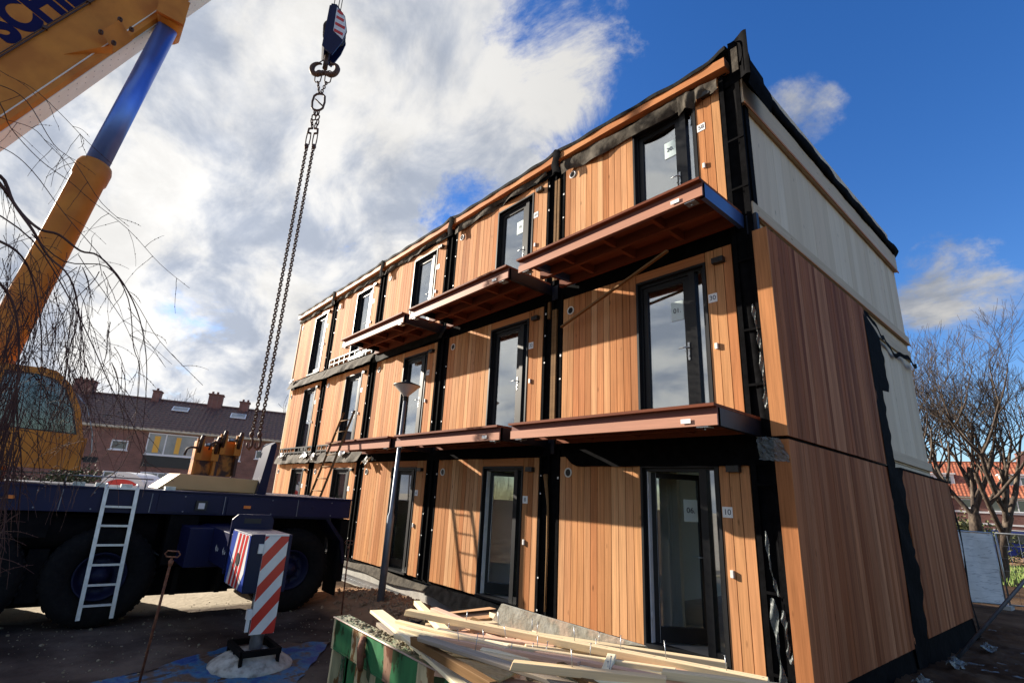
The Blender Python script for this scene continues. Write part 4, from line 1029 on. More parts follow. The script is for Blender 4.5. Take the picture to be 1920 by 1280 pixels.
# ------------------------------------------------------------------ street lamp
lp = thing('street_lamp', (-7.15, -1.05, -.5), 'slim grey street lamp with a shallow cone head in front of the timber block', 'street lamp')
LB = V((-7.15, -1.05, -.5)); LT = V((-7.07, -1.02, 3.78)); mid = LB.lerp(LT, .42)
m = MB(); m.tube([LB, mid, mid.lerp(LT, .03), LT], [.072, .070, .048, .040], 20); m.build('pole', M['galv_dull'], lp)
m = MB(); m.lathe(LT, (0, 0, 1), [(.05, -.04), (.075, 0), (.27, .19), (.285, .205)], 32); m.build('lamp_bowl', M['lamp_white'], lp)
m = MB(); m.lathe(LT, (0, 0, 1), [(.29, .20), (.295, .215), (.06, .30), (.05, .33), (.001, .33)], 32); m.build('lamp_hat', M['frame'], lp)
m = MB(); m.lathe(LT, (0, 0, 1), [(.052, -.12), (.056, -.10), (.056, -.02), (.07, .005)], 20); m.build('collar', M['frame'], lp)

# T handled steel rods
for i, (p0, p1, lbl) in enumerate((((-4.95, -5.22, -.56), (-4.30, -5.28, .93), 'rusty steel rod with loop handle leaning before the truck wheels'),
                                   ((-7.20, -1.80, -.5), (-6.97, -1.94, .77), 'rusty steel rod with loop handle beside the sand heap and rear tyre'))):
    t = thing('ground_stake', p0, lbl, 'stake', 'steel stakes beside the crane')
    p0 = V(p0); p1 = V(p1); m = MB(); m.tube([p0, p1], .014, 8); m.build('rod', M['rust'], t)
    a = V((.64, .77, 0))*.085; m = MB(); q = p1+V((0, 0, .045)); z = V((0, 0, .03))
    m.tube([p1-V((0, 0, .07)), p1-V((0, 0, .02))], [.022, .026], 8)
    m.tube([q-a*.7-z, q+a*.7-z, q+a, q+a*.7+z, q-a*.7+z, q-a, q-a*.7-z], .008, 7); m.build('handle', M['rust'], t)

# ------------------------------------------------------------------ skip with timber
skp = thing('waste_skip', (-.5, -3.4, -.55), 'open green steel skip with chipped cream paint full of scrap timber', 'skip')
m = MB()
X0, X1, Y0, Y1, ZT = -2.08, 2.6, -4.33, -2.45, .70
m.box(X0+.02, X1, Y0+.12, Y0+.16, -.45, ZT-.02); m.box(X0+.02, X1, Y1-.04, Y1, -.45, ZT-.1); m.box(X0+.06, X0+.10, Y0+.12, Y1, -.45, ZT-.12); m.box(X0+.02, X1, Y0+.12, Y1, -.5, -.45)
sk = m.build('skip_shell', M['skip'], skp)
m = MB(); m.box(X0-.02, X1, Y0, Y0+.015, ZT-.22, ZT-.004); m.box(X0-.02, X1, Y0, Y0+.12, ZT-.235, ZT-.221)
m.build('top_rail', M['skip'], skp, bevel=.004)
M['skip_top'] = mat('scraped_green_steel', (.16, .24, .15), (.38, .34, .24), 9, (1, 3, 3), .8, bump=.8, c3=(.10, .20, .10))
m = MB(); m.box(X0-.02, X1, Y0-.004, Y0+.14, ZT-.003, ZT+.008); m.build('rail_cap', M['skip_top'], skp)
m = MB(); m.tube([(X0-.02, Y0-.006, ZT+.004), (X1, Y0-.006, ZT+.004)], .006, 6); m.build('worn_edge', M['plastic_sheet'] if 0 else mat('worn_rusty_edge', (.42, .30, .26), (.55, .46, .42), 9, rough=.6), skp)
m = MB()
for x_ in (-1.62, -1.15, -.68): m.box(x_-.03, x_+.03, Y0+.02, Y0+.12, -.45, ZT-.24)
m.split('side_rib', M['skip'], skp)
m = MB(); m.prism([(Y0-.0, -.45), (Y0+.02, ZT-.25), (Y0+.16, ZT-.22), (Y0+.16, -.45)], X0-.03, X0+.0); m.build('end_post', M['skip'], skp)
m = MB(); m.prism([(-2.16, -.3), (-2.10, .55), (-2.05, .58), (-2.05, -.3)], Y0+.10, Y0+.13, 'xz'); m.box(-2.14, -2.05, Y0+.02, Y0+.12, .52, .60)
m.build('lifting_lug', M['skip_top'], skp)
m = MB(); m.tube([(-1.50, Y0-.02, .68), (-1.47, Y0-.05, .62), (-1.45, Y0-.05, .52), (-1.47, Y0-.03, .47)], [.025, .03, .028, .02], 7); m.tube([(-1.53, Y0-.01, .60), (-1.45, Y0-.03, .56)], .02, 7); m.build('rusty_hook', M['rust'], skp)
m = MB(); m.add([(-1.44, Y0-.004, .55), (-1.36, Y0-.004, .47), (-1.37, Y0-.004, .40), (-1.42, Y0-.004, .43)], [(0, 3, 2, 1)]); m.build('painted_patch', M['hedge'], skp)
m = MB()
for i in range(900):
    x_ = U(X0, X1); s_ = U(.003, .014) if R() < .95 else U(.015, .03)
    dens = .5+.5*math.sin(x_*9)*math.sin(x_*23)
    if R() > dens+.2: continue
    m.ball((x_, U(Y0+.02, Y0+.135), ZT+.008+s_*.3), s_, 3, (1, 1, .6), False)
m.build('grit_on_rail', M['debris'], skp).__setitem__('kind', 'stuff')

GT = 'scrap timber piled in the skip'
def plank(name, a, b, w, t, mt, lbl, roll=0, nails=(), grp=GT, bend=0):
    """a sawn length between two points, built along its own axis so the grain follows it"""
    a = V(a); b = V(b); d = b-a; L = d.length; d.normalize(); yv = V((0, 0, 1)).cross(d).normalized(); zv = d.cross(yv)
    Rm = Matrix((d, yv, zv)).transposed() @ Matrix.Rotation(roll, 3, 'X')
    m = MB(); n = 6; vs = []
    for i in range(n+1):
        x_ = L*i/n-L/2; o = bend*math.cos(math.pi*(i/n-.5))
        for sy, sz in ((-1, -1), (1, -1), (1, 1), (-1, 1)): vs.append((x_+(U(-.012, .012) if i in (0, n) else 0), sy*w/2, sz*t/2+o))
    fs = [(0, 1, 2, 3), (n*4+3, n*4+2, n*4+1, n*4)]
    for i in range(n):
        for k in range(4): fs.append((i*4+k, (i+1)*4+k, (i+1)*4+(k+1) % 4, i*4+(k+1) % 4))
    m.add(vs, fs)
    me = m.mesh(name, [M[mt]]); bm = bmesh.new(); bm.from_mesh(me); bmesh.ops.recalc_face_normals(bm, faces=bm.faces); bm.to_mesh(me); bm.free()
    o = bpy.data.objects.new(name, me); COL.objects.link(o); c = (a+b)/2
    o.matrix_world = Matrix.Translation(c) @ Rm.to_4x4(); tag(o, lbl, 'plank' if name != 'strand_board' else 'board', grp)
    bv = o.modifiers.new('bevel', 'BEVEL'); bv.width = .003; bv.segments = 1
    for s_ in nails:
        nm = MB(); h_ = U(.05, .10); x_ = (s_-.5)*L; ti = U(-.015, .015)
        nm.tube([(x_, 0, t/2-.02), (x_+ti, ti, t/2+h_)], .0025, 5); nm.cyl((x_+ti, ti, t/2+h_), (x_+ti, ti, t/2+h_+.002), .006, n=8)
        no_ = bpy.data.objects.new('nail', nm.mesh('nail', [M['galv']])); COL.objects.link(no_); no_.parent = o
    return o
def pk(p1, z1, p2, z2, *a, **k):
    return plank('timber_offcut', place_z(*p1, z1), place_z(*p2, z2), *a, **k)
pk((706, 1146), .80, (880, 1292), .76, .11, .024, 'pine', 'wide pale plank crossing the near end of the skip heap', bend=.01)
pk((764, 1147), .86, (1440, 1280), .90, .07, .045, 'pine', 'longest nail studded pine batten reaching toward the front door', nails=(.22, .33, .45, .56, .68, .79, .92))
pk((812, 1143), .84, (935, 1200), .82, .07, .04, 'pine_red', 'short pinkish log half with bark at the far end of the heap', bend=.01)
pk((782, 1130), .62, (850, 1200), .80, .07, .045, 'pine', 'stubby batten poking up beside the sand at the heap end')
pk((760, 1180), .80, (1040, 1216), .84, .06, .045, 'pine_red', 'reddish batten lying under the longest nailed batten', nails=(.3, .7))
pk((792, 1196), .90, (1085, 1290), .88, .085, .022, 'pine_grey', 'broad grey weathered board lying on top of the heap')
pk((775, 1200), .84, (925, 1288), .84, .05, .05, 'pine_brown', 'dark brown square batten slanting across the heap')
pk((714, 1170), .66, (775, 1225), .66, .08, .03, 'pine_grey', 'short greyish plank end under the wide pale plank')
pk((730, 1190), .64, (800, 1250), .64, .08, .03, 'pine_grey', 'second greyish plank end nearest the green rail')
pk((918, 1180), .78, (1360, 1247), .78, .07, .05, 'pine', 'thick clean pine beam ending before the open door', nails=(.2, .5))
pk((960, 1246), .94, (1250, 1277), .94, .06, .04, 'pine', 'pale pine batten with a dark sawn end near the middle', nails=(.4,))
pk((850, 1196), .82, (1300, 1274), .86, .07, .04, 'pine', 'nailed batten lying just below the longest one', nails=(.15, .4, .62))
pk((1050, 1246), .93, (1125, 1292), .90, .05, .03, 'pine_brown', 'short brown stick propped on the grey board')
pk((1240, 1262), .95, (1470, 1292), .95, .06, .04, 'pine', 'pine batten running out of the skip at the corner end')
pk((1135, 1262), .86, (1148, 1228), .90, .05, .03, 'pine', 'small upright cross piece nailed between the battens')
pk((850, 1222), .80, (1130, 1262), .82, .05, .035, 'pine', 'pale plank half hidden beneath the grey board')
pk((820, 1258), .72, (1010, 1290), .72, .10, .03, 'pine_red', 'reddish plank at the near end under the strand board')
pk((1020, 1222), .78, (1330, 1262), .80, .06, .04, 'pine_red', 'pinkish batten between the two nailed battens')
pk((1110, 1280), .90, (1330, 1300), .92, .05, .04, 'pine', 'lowest pale plank by the bottom of the heap')
o = plank('strand_board', place_z(815, 1222, .77), place_z(960, 1264, .77), .30, .018, 'strand', 'yellow strand board sheet lying in the timber heap')
for i in range(26):
    t_ = i/25; px1 = 740+t_*420+U(-30, 30); py1 = 1178+t_*82+U(-12, 12); dx_ = U(160, 330); sl2 = U(.10, .34)
    if px1+dx_ > 1400: dx_ = 1400-px1
    pk((px1, py1), .80+.02*t_+U(-.03, .04), (px1+dx_, py1+dx_*sl2), .84+U(-.03, .05), U(.035, .06), U(.022, .04), random.choice(['pine', 'pine', 'pine', 'pine_red', 'pine_grey']), 'thin pale batten strewn over the top of the timber heap', nails=(U(.2, .8),) if R() < .4 else (), grp='thin battens strewn over the skip')
for i in range(34):
    x_ = U(-1.9, .9); y_ = U(-4.05, -2.8); a = random.gauss(.15, .5); L = U(.5, 1.5)
    x0, y0, x1, y1 = x_-L/2*math.cos(a), y_-L/2*math.sin(a), x_+L/2*math.cos(a), y_+L/2*math.sin(a)
    y0 = min(max(y0, -4.1), -2.6); y1 = min(max(y1, -4.1), -2.6); x0 = max(x0, -1.85)
    z_ = .40+.27*(i/34); plank('timber_offcut', (x0, y0, z_+U(-.05, .05)), (x1, y1, z_+U(-.05, .05)), U(.04, .1), U(.02, .05), random.choice(['pine', 'pine_brown', 'pine_red', 'pine', 'pine_grey']), 'scrap lath buried low in the timber heap', roll=U(-.4, .4), grp='scrap laths at the bottom of the skip')
m = MB(); m.box(-1.98, 2.5, -4.15, -2.52, -.45, .34); m.build('rubble_fill', M['debris'], skp)
# weathered sheet and cardboard box behind the heap
sq = [place_z(944, 1131, .82), place_z(1212, 1210, .78), place_z(1235, 1240, .62), place_z(915, 1183, .55)]
m = MB(); sq = [V(q) for q in sq]; nrm = (sq[1]-sq[0]).cross(sq[3]-sq[0]).normalized()*.03
m.add([q for q in sq]+[q-nrm for q in sq], [(0, 1, 2, 3), (7, 6, 5, 4), (0, 4, 5, 1), (1, 5, 6, 2), (2, 6, 7, 3), (3, 7, 4, 0)])
tag(m.build('weathered_sheet', M['slab']), 'large grey green weathered sheet leaning behind the timber heap', 'sheet')
cbx = thing('cardboard_box', place_z(885, 1165, .5), 'flattened brown cardboard box lying behind the timber heap', 'box')
q = [place_z(*p, .62) for p in ((838, 1148), (918, 1138), (944, 1156), (862, 1163))]
m = MB(); m.add([*q, *[v-V((0, 0, .12)) for v in q]], [(0, 1, 2, 3), (7, 6, 5, 4), (0, 4, 5, 1), (1, 5, 6, 2), (2, 6, 7, 3), (3, 7, 4, 0)]); m.build('carton', M['box'], cbx)
m = MB(); m.add([q[0]+V((0, 0, .004)), q[1]+V((0, 0, .004)), q[1].lerp(q[2], .5)+V((0, 0, .03)), q[0].lerp(q[3], .5)+V((0, 0, .03))], [(0, 1, 2, 3)]); m.build('lid_flap', M['box'], cbx)
b_ = place_z(782, 1163, .70); m = MB()
m.grid(lambda u, v: (b_.x+.06*math.cos(u*6.28)*(1-.3*math.sin(v*9+u*9)), b_.y+.06*math.sin(u*6.28)*(1+.3*math.sin(u*13)), b_.z-.12*v+.02*math.sin(u*12)), 12, 6); tag(m.build('plastic_bag', M['steel_black']), 'crumpled dark plastic bag between plank ends at the sand heap', 'bag')

# ------------------------------------------------------------------ right side: fence, brace, yard
def heras(a, b, h, lbl, screen):
    a = V(a); b = V(b); t = thing('site_fence_panel', (a+b)/2, lbl, 'fence', 'temporary site fence panels'); u = (b-a)
    m = MB(); zz = V((0, 0, h))
    m.tube([a, a+zz], .021, 8); m.tube([b, b+zz], .021, 8); m.tube([a+zz, b+zz], .021, 8); m.tube([a+V((0, 0, .12)), b+V((0, 0, .12))], .021, 8); m.build('fence_frame', M['galv'], t)
    if screen:
        n_ = V((u.y, -u.x, 0)).normalized()*.03
        m = MB(); m.grid(lambda s_, v: a+u*(.01+.98*s_)+n_*(1+.5*math.sin(s_*17+v*5))+V((0, 0, .14+(h-.17)*v)), 24, 14); m.build('screen_sheet', M['screen'], t)
    m = MB()
    for i in range(1, 14): m.tube([a+u*(i/14)+V((0, 0, .12)), a+u*(i/14)+zz], .003, 4)
    for i in range(1, 6): m.tube([a+V((0, 0, h*i/6)), b+V((0, 0, h*i/6))], .003, 4)
    m.build('wire_mesh', M['galv'], t)
    m = MB(); m.box(b.x-.1, b.x+.12, b.y-.3, b.y+.3, b.z-.02, b.z+.11); m.build('fence_foot', M['concrete'], t)
def screen_mat():
    mt = mat('pale_grey_screen_sheet', (.74, .76, .76), (.64, .67, .68), 2.2, rough=.7, bump=.4, bscale=4, c3=(.80, .82, .82)); nt = mt.node_tree; b = nt.nodes['Principled BSDF']
    src = b.inputs['Base Color'].links[0].from_socket
    f = noise(nt, 1.0, (1.2, 1.2, 9), detail=2, rnd=False); r = ramp(nt, [(.46, (1, 1, 1)), (.485, (.6, .6, .62)), (.50, (1, 1, 1))], f)
    mx = _n(nt, 'ShaderNodeMixRGB', blend_type='MULTIPLY'); mx.inputs[0].default_value = 1; nt.links.new(src, mx.inputs[1]); nt.links.new(r, mx.inputs[2]); nt.links.new(mx.outputs[0], b.inputs['Base Color']); return mt
M['screen'] = screen_mat()
heras((-2.2, 12.4, -.27), (-.13, 14.1, -.27), 1.95, 'fence panel covered with pale grey sheet beyond the gable', True)
heras((-.06, 14.15, -.27), (2.9, 16.0, -.27), 1.95, 'open wire fence panel before the blue van', False)
m = MB(); a_ = place_z(1790, 1240, -.26); b2_ = place(1920, 1090, 7.9); m.tube([a_, b2_, a_+(b2_-a_)*1.9], .026, 12); o = m.build('push_pull_prop', M['galv_dull']); tag(o, 'slanting galvanised steel prop standing on the mud by the gable', 'prop')
m = MB()
for i in range(26):
    x_, y_ = U(.2, 3), U(2.5, 9.5)
    s_ = U(.04, .16); ph_ = R()*6
    m.grid(lambda u, v: (x_+s_*(u-.5)*1.6+U(-.3, .3)*s_*.5, y_+s_*(v-.5)+U(-.3, .3)*s_*.5, gz(x_, y_)+.015+U(0, .35)*s_*.5), 4, 4, False)
for (x_, y_, s_) in ((.40, 6.9, .4), (.36, 4.6, .4), (.38, 2.6, .3)):
    m.grid(lambda u, v: (x_+s_*.4*(u-.3)+U(-.02, .02), y_+s_*1.6*(v-.5)+U(-.03, .03), gz(x_, y_)+.02+.08*math.exp(-((u-.2)/.3)**2)*abs(math.sin(v*5+1))+U(0, .05)), 7, 12, False)
tag(m.build('torn_plastic_scraps', M['plastic_sheet']), 'pale torn plastic scraps strewn on the dark mud by the gable', 'plastic', kind='stuff')
gp = MB()
for i in range(900):
    x_, y_ = U(-9.5, -2.6), U(-6.6, -2.0); s_ = U(.004, .016) if R() < .93 else U(.02, .04)
    if -6.3 < x_ < -4.2 and -5.2 < y_ < -2.6 and R() < .7: continue
    gp.ball((x_, y_, gz(x_, y_)+.004), s_, 3, (1, U(.6, 1), .6), False)
tag(gp.build('ground_grit', M['debris']), 'small stones and grit scattered on the dark ground by the crane', 'grit', kind='stuff')
# planks stacked beyond the fence
for i in range(7):
    plank('stacked_board', (.2, 17.2+.1*(i % 2), -.2+i*.11), (3.4, 18.6, -.2+i*.11), .9, .07, random.choice(['pine', 'pine_red', 'pine_brown']), 'sawn board in the sunlit stack beyond the wire fence', grp='boards stacked beyond the fence')
# lawn strip
m = MB(); rg = random.Random(3)
for i in range(9000):
    x_, y_ = rg.uniform(-4, 9), rg.uniform(22, 36); h_ = rg.uniform(.08, .28); a = rg.uniform(0, 6.28); g_ = -.24
    m.add([(x_-.03*math.cos(a), y_-.03*math.sin(a), g_), (x_+.03*math.cos(a), y_+.03*math.sin(a), g_), (x_+rg.uniform(-.08, .08), y_+rg.uniform(-.08, .08), g_+h_)], [(0, 1, 2)])
M['grass'] = mat('short_grass', (.09, .16, .03), (.16, .24, .05), 2, rough=.8, c3=(.22, .20, .09))
tag(m.build('grass', M['grass']), 'patchy green grass strip beyond the stacked boards', 'grass', kind='stuff')
# blue van
van = thing('blue_van', (-2.6, 44, -.25), 'dark blue van parked before the orange roofed houses', 'van')
def carpoint(a, w, z): return V((-4.6, 43.4, -.25))+V((.95, .3, 0))*a+V((-.3, .95, 0))*w+V((0, 0, z))
def cbox(m, poly, w0, w1):
    k = len(poly); m.add([carpoint(a, w0, z) for a, z in poly]+[carpoint(a, w1, z) for a, z in poly], [tuple(range(k)), tuple(reversed(range(k, 2*k)))]+[(i, k+i, k+(i+1) % k, (i+1) % k) for i in range(k)])
m = MB(); cbox(m, [(0, .35), (4.9, .35), (4.95, 1.0), (4.1, 1.25), (3.4, 1.95), (.15, 2.0), (0, 1.2)], 0, 1.9); m.build('body', M['car_blue'], van, bevel=.04)
m = MB(); cbox(m, [(.4, 1.25), (3.5, 1.25), (3.2, 1.82), (.4, 1.85)], -.012, 0); m.build('side_glass', M['pane'], van)
for a in (.9, 4.0):
    m = MB(); m.lathe(carpoint(a, -.02, .33), (.3, -.95, 0), [(.001, .02), (.2, .03), (.33, .02), (.34, -.2)], 20); m.build('wheel', M['rubber'], van)
m = MB(); c = carpoint(-.02, .1, .95); m.ball(c, .12, 5, (.5, .6, 1.6)); m.build('tail_lamp', M['red'], van)

# ------------------------------------------------------------------ houses
def row_house(name, org, du, length, depth, eave, ridge, wallm, tilem, lbl, wins, chims, skys, doors=(), pitch_over=.35, group=None):
    """du: unit vector along the facade, facade faces away from n"""
    du = V(du).normalized(); n_ = V((-du.y, du.x, 0))
    t = thing(name, V(org), lbl, 'house', group)
    def P(a, d, z): return V(org)+du*a+n_*d+V((0, 0, z))
    def pb(m, a0, a1, d0, d1, z0, z1):
        m.add([P(a0, d0, z0), P(a1, d0, z0), P(a1, d1, z0), P(a0, d1, z0), P(a0, d0, z1), P(a1, d0, z1), P(a1, d1, z1), P(a0, d1, z1)], [(0, 3, 2, 1), (4, 5, 6, 7), (0, 1, 5, 4), (1, 2, 6, 5), (2, 3, 7, 6), (3, 0, 4, 7)])
    m = MB(); pb(m, 0, length, 0, depth, 0, eave)
    m.add([P(0, 0, eave), P(0, depth, eave), P(0, depth/2, ridge-.1), P(length, 0, eave), P(length, depth, eave), P(length, depth/2, ridge-.1)], [(0, 2, 1), (3, 4, 5)])
    # wall meshes carry their own frame so that bricks follow the facade
    w = m.build('wall', M[wallm], t)
    ang_ = math.atan2(du.y, du.x); me = w.data
    for v in me.vertices: v.co = Matrix.Rotation(-ang_, 3, 'Z') @ v.co
    w.rotation_euler = (0, 0, ang_)
    m = MB(); nt_ = max(10, int(length/.3)); nr = 14
    for side_ in (0, 1):
        rows = []
        for r_ in range(nr+1):
            f = r_/nr; d = -pitch_over+(depth/2+pitch_over)*f; z = eave-.12+(ridge-eave+.12)*f
            for stp in ((0,) if r_ == nr else (0, .03)):
                rows.append((d if side_ == 0 else depth-d, z+stp))
        vs = []
        for (d, z) in rows:
            for i in range(nt_*2+1): vs.append(P(-.2+(length+.4)*i/(nt_*2), d, z+(.045 if i % 2 else 0)))
        w2_ = nt_*2+1; m.add(vs, [(j*w2_+i, j*w2_+i+1, (j+1)*w2_+i+1, (j+1)*w2_+i) for j in range(len(rows)-1) for i in range(w2_-1)])
    pb(m, -.2, length+.2, depth/2-.12, depth/2+.12, ridge-.02, ridge+.1)
    rf = m.build('roof', M[tilem], t)
    for a, wd, hh in chims:
        m = MB(); pb(m, a, a+wd, depth/2-.45, depth/2+.45, ridge-.5, ridge+hh); pb(m, a-.06, a+wd+.06, depth/2-.5, depth/2+.5, ridge+hh, ridge+hh+.08)
        for q in range(max(1, int(wd/.35))): c = P(a+.2+q*.35, depth/2, ridge+hh+.08); m.cyl(c, c+V((0, 0, .22)), .09, n=8)
        m.build('chimney', M['brick2'], rf)
    for a, wd, f0, f1 in skys:
        m = MB()
        def sp_(aa, f, lift): d = -pitch_over+(depth/2+pitch_over)*f; return P(aa, d, eave-.12+(ridge-eave+.12)*f+.10+lift)
        m.add([sp_(a, f0, 0), sp_(a+wd, f0, 0), sp_(a+wd, f1, 0), sp_(a, f1, 0), sp_(a, f0, .05), sp_(a+wd, f0, .05), sp_(a+wd, f1, .05), sp_(a, f1, .05)], [(4, 5, 6, 7), (0, 1, 5, 4), (1, 2, 6, 5), (2, 3, 7, 6), (3, 0, 4, 7)])
        k_ = m.build('roof_window', M['win_white'], rf)
        m = MB(); m.add([sp_(a+.08, f0+.015, .055), sp_(a+wd-.08, f0+.015, .055), sp_(a+wd-.08, f1-.015, .055), sp_(a+.08, f1-.015, .055)], [(0, 1, 2, 3)]); m.build('pane', M['pane_light'], k_)
    m = MB(); pb(m, -.1, length+.1, -.32, -.18, eave-.22, eave-.08); pb(m, -.1, length+.1, -.18, -.02, eave-.26, eave-.16); m.build('gutter', M['gutter'], t)
    for (a, z0, wd, hh, muls, pm) in wins:
        m = MB(); f_ = .07
        pb(m, a, a+f_, -.06, .02, z0, z0+hh); pb(m, a+wd-f_, a+wd, -.06, .02, z0, z0+hh); pb(m, a+f_, a+wd-f_, -.06, .02, z0, z0+f_); pb(m, a+f_, a+wd-f_, -.06, .02, z0+hh-f_, z0+hh)
        for q in muls: pb(m, a+wd*q-.04, a+wd*q+.04, -.055, .015, z0+f_, z0+hh-f_)
        pb(m, a-.08, a+wd+.08, -.12, -.005, z0-.06, z0-.003)
        fr = m.build('window', M['win_white'], t)
        m = MB(); pb(m, a+f_, a+wd-f_, -.025, -.01, z0+f_, z0+hh-f_); m.build('pane', M[pm], fr)
    for (a, z0, wd, hh, mt_) in doors:
        m = MB(); pb(m, a, a+wd, -.05, .0, z0, z0+hh); m.build('facade_panel', M[mt_], t)
    return t, P, pb
G = -.55
lw = [(1.6, 3.35+.55, .95, .62, (), 'pane'), (3.6, 3.20+.55, 3.0, 1.45, (.36,), 'pane_light'), (3.65, .3+.55, 3.0, 1.75, (.34,), 'pane_light'), (1.6, .95+.55, 1.5, 1.0, (), 'pane'),
      (10.45, 3.45+.55, .95, .62, (), 'pane'), (7.6, 3.2+.55, 1.9, 1.45, (.5,), 'pane'), (7.6, .5+.55, 1.9, 1.5, (.5,), 'pane_light'), (-6.5+.0, 3.2+.55, 2.6, 1.45, (.4,), 'pane'), (-2.6, 3.4+.55, .95, .7, (), 'pane'), (-6.5, .6+.55, 2.6, 1.5, (.4,), 'pane_light'), (13, 3.2+.55, 2.5, 1.4, (.5,), 'pane')]
lw = [(a+14, *r) for a, *r in lw]
org = V((-40.51, -5.49, G))-V((.291, .957, 0))*14
t, P, pb = row_house('row_house', org, (.291, .957, 0), 46, 9, 5.55, 8.0, 'brick', 'tile_dark', 'long dark tiled brick row house beyond the truck deck', lw, [(14-2.6, 1.2, .8), (16.4, .5, .6), (20.2, 1.0, .85), (22.5, .7, .5), (34, 1.2, .9)], [(18.1, 1.1, .62, .76), (22.1, 1.1, .58, .74), (30, 1.1, .6, .75)],
              [(17.55, 2.95, 3.05, .75, 'panel_black'), (18.0, 3.9, .35, 1.1, 'yellow') , (19.3, 3.9, .30, 1.1, 'yellow')])
dr_ = V((.97, .243, 0)).normalized(); org2 = V((-8.6, 66.8, G))-dr_*12
rw = []
for i in range(5):
    a = 1.2+i*6.4
    rw += [(a, 4.1, 3.6, 1.15, (.28, .6), 'pane'), (a, .9, 3.4, 1.5, (.35,), 'pane'), (a+4.4, 4.3, .8, .9, (), 'pane')]
t2, P2, pb2 = row_house('terrace_house', org2, dr_, 34, 8.5, 5.55, 9.3, 'brick2', 'tile_orange', 'terrace with bright orange tiles and white dormers behind the bare tree', rw, [(5, .9, .9), (17.5, .9, .9), (29, .9, .9)], [], [(.8, 3.85, 32, .18, 'win_white'), (.8, 5.25, 32, .14, 'win_white'), (.8, 2.75, 32, .16, 'win_white')])
for a in (2.5, 9.0, 15.5, 22, 28.5):
    m = MB(); pb2(m, a, a+2.9, 1.2, 3.2, 6.6, 7.75); pb2(m, a-.15, a+3.05, 1.05, 3.3, 7.752, 7.88); dm = m.build('dormer', M['win_white'], t2)
    m = MB(); pb2(m, a+.3, a+1.2, 1.17, 1.195, 6.85, 7.5); pb2(m, a+1.5, a+2.6, 1.17, 1.195, 6.85, 7.5); m.build('pane', M['pane'], dm)
# small things seen over the deck
kb = thing('market_trailer', (-26, -1.0, G), 'small red and white trailer with arched roof seen over the truck deck', 'trailer')
c = place(228, 905, 24); a_ = V((.64, .77, 0))
m = MB(); pr_ = [(-1.0, 0), (1.0, 0)]+[(1.0*math.cos(q*math.pi/10), .95+.55*math.sin(q*math.pi/10)) for q in range(11)]
k_ = len(pr_); base = V((c.x, c.y, G+.95)); dep = V((-.77, .64, 0))*1.6
m.add([base+a_*p+V((0, 0, q)) for p, q in pr_]+[base+dep+a_*p+V((0, 0, q)) for p, q in pr_], [tuple(range(k_)), tuple(reversed(range(k_, 2*k_)))]+[(i, k_+i, k_+(i+1) % k_, (i+1) % k_) for i in range(k_)]); m.build('body', M['win_white'], kb)
m = MB(); pr2 = [(-.85, .2), (.85, .2)]+[(.85*math.cos(q*math.pi/10), .75+.42*math.sin(q*math.pi/10)) for q in range(11)]; k_ = len(pr2)
m.add([base-dep*.02+a_*p+V((0, 0, q)) for p, q in pr2], [tuple(range(k_))]); m.build('red_front', M['red'], kb)
m = MB(); m.add([base-dep*.03+a_*p+V((0, 0, q)) for p, q in ((-.45, .35), (.45, .35), (.45, .85), (-.45, .85))], [(0, 1, 2, 3)]); m.build('hatch', M['win_white'], kb)
for s_ in (-.6, .6):
    m = MB(); q = V((c.x, c.y, G+.35))+a_*s_+dep*.5; m.lathe(q, a_, [(.35, -.1), (.35, .1), (.001, .1)], 16); m.build('wheel', M['rubber'], kb)

# ------------------------------------------------------------------ plants
def leaf_mass(name, c, r, n_, mt, lbl, cat, ls=.07, group=None, rng=None):
    rng = rng or random.Random(int(c[0]*100)); t = thing(name, (c[0], c[1], G), lbl, cat, group); m = MB()
    cl = [V((rng.gauss(0, .5), rng.gauss(0, .5), rng.uniform(-.6, .8))) for _ in range(24)]
    for i in range(n_):
        k = rng.choice(cl); p = k+V((rng.gauss(0, .22), rng.gauss(0, .22), rng.gauss(0, .22)))
        q = V((c[0]+p.x*r[0], c[1]+p.y*r[1], max(G+.02, c[2]+p.z*r[2]))); a = V((rng.gauss(0, 1), rng.gauss(0, 1), rng.gauss(0, 1))).normalized(); b2 = a.orthogonal().normalized()
        m.add([q-a*ls, q+b2*ls*.5, q+a*ls, q-b2*ls*.5], [(0, 1, 2, 3)])
    m.build('foliage', M[mt], t)
    m = MB()
    for i in range(6): m.tube([(c[0]+rng.uniform(-.1, .1), c[1], G), (c[0]+rng.gauss(0, .3)*r[0], c[1]+rng.gauss(0, .3)*r[1], c[2]+.2*r[2])], [.03, .01], 5)
    m.build('stem', M['bark'], t)
hq = place(118, 895, 24); leaf_mass('hedge', (hq.x, hq.y, .75), (1.3, 1.3, 1.1), 3500, 'hedge', 'dark green clipped hedge seen under the crane cab', 'hedge', .08)
leaf_mass('shrub', (-5.2, 38, .9), (2.4, 1.2, 1.3), 3500, 'hedge_light', 'olive green shrub at the foot of the bare tree trunks', 'shrub', .12)
leaf_mass('shrub', (.6, 41, .6), (2.6, .9, 1.0), 2500, 'hedge_light', 'low yellow green hedge behind the blue van roof', 'shrub', .12)

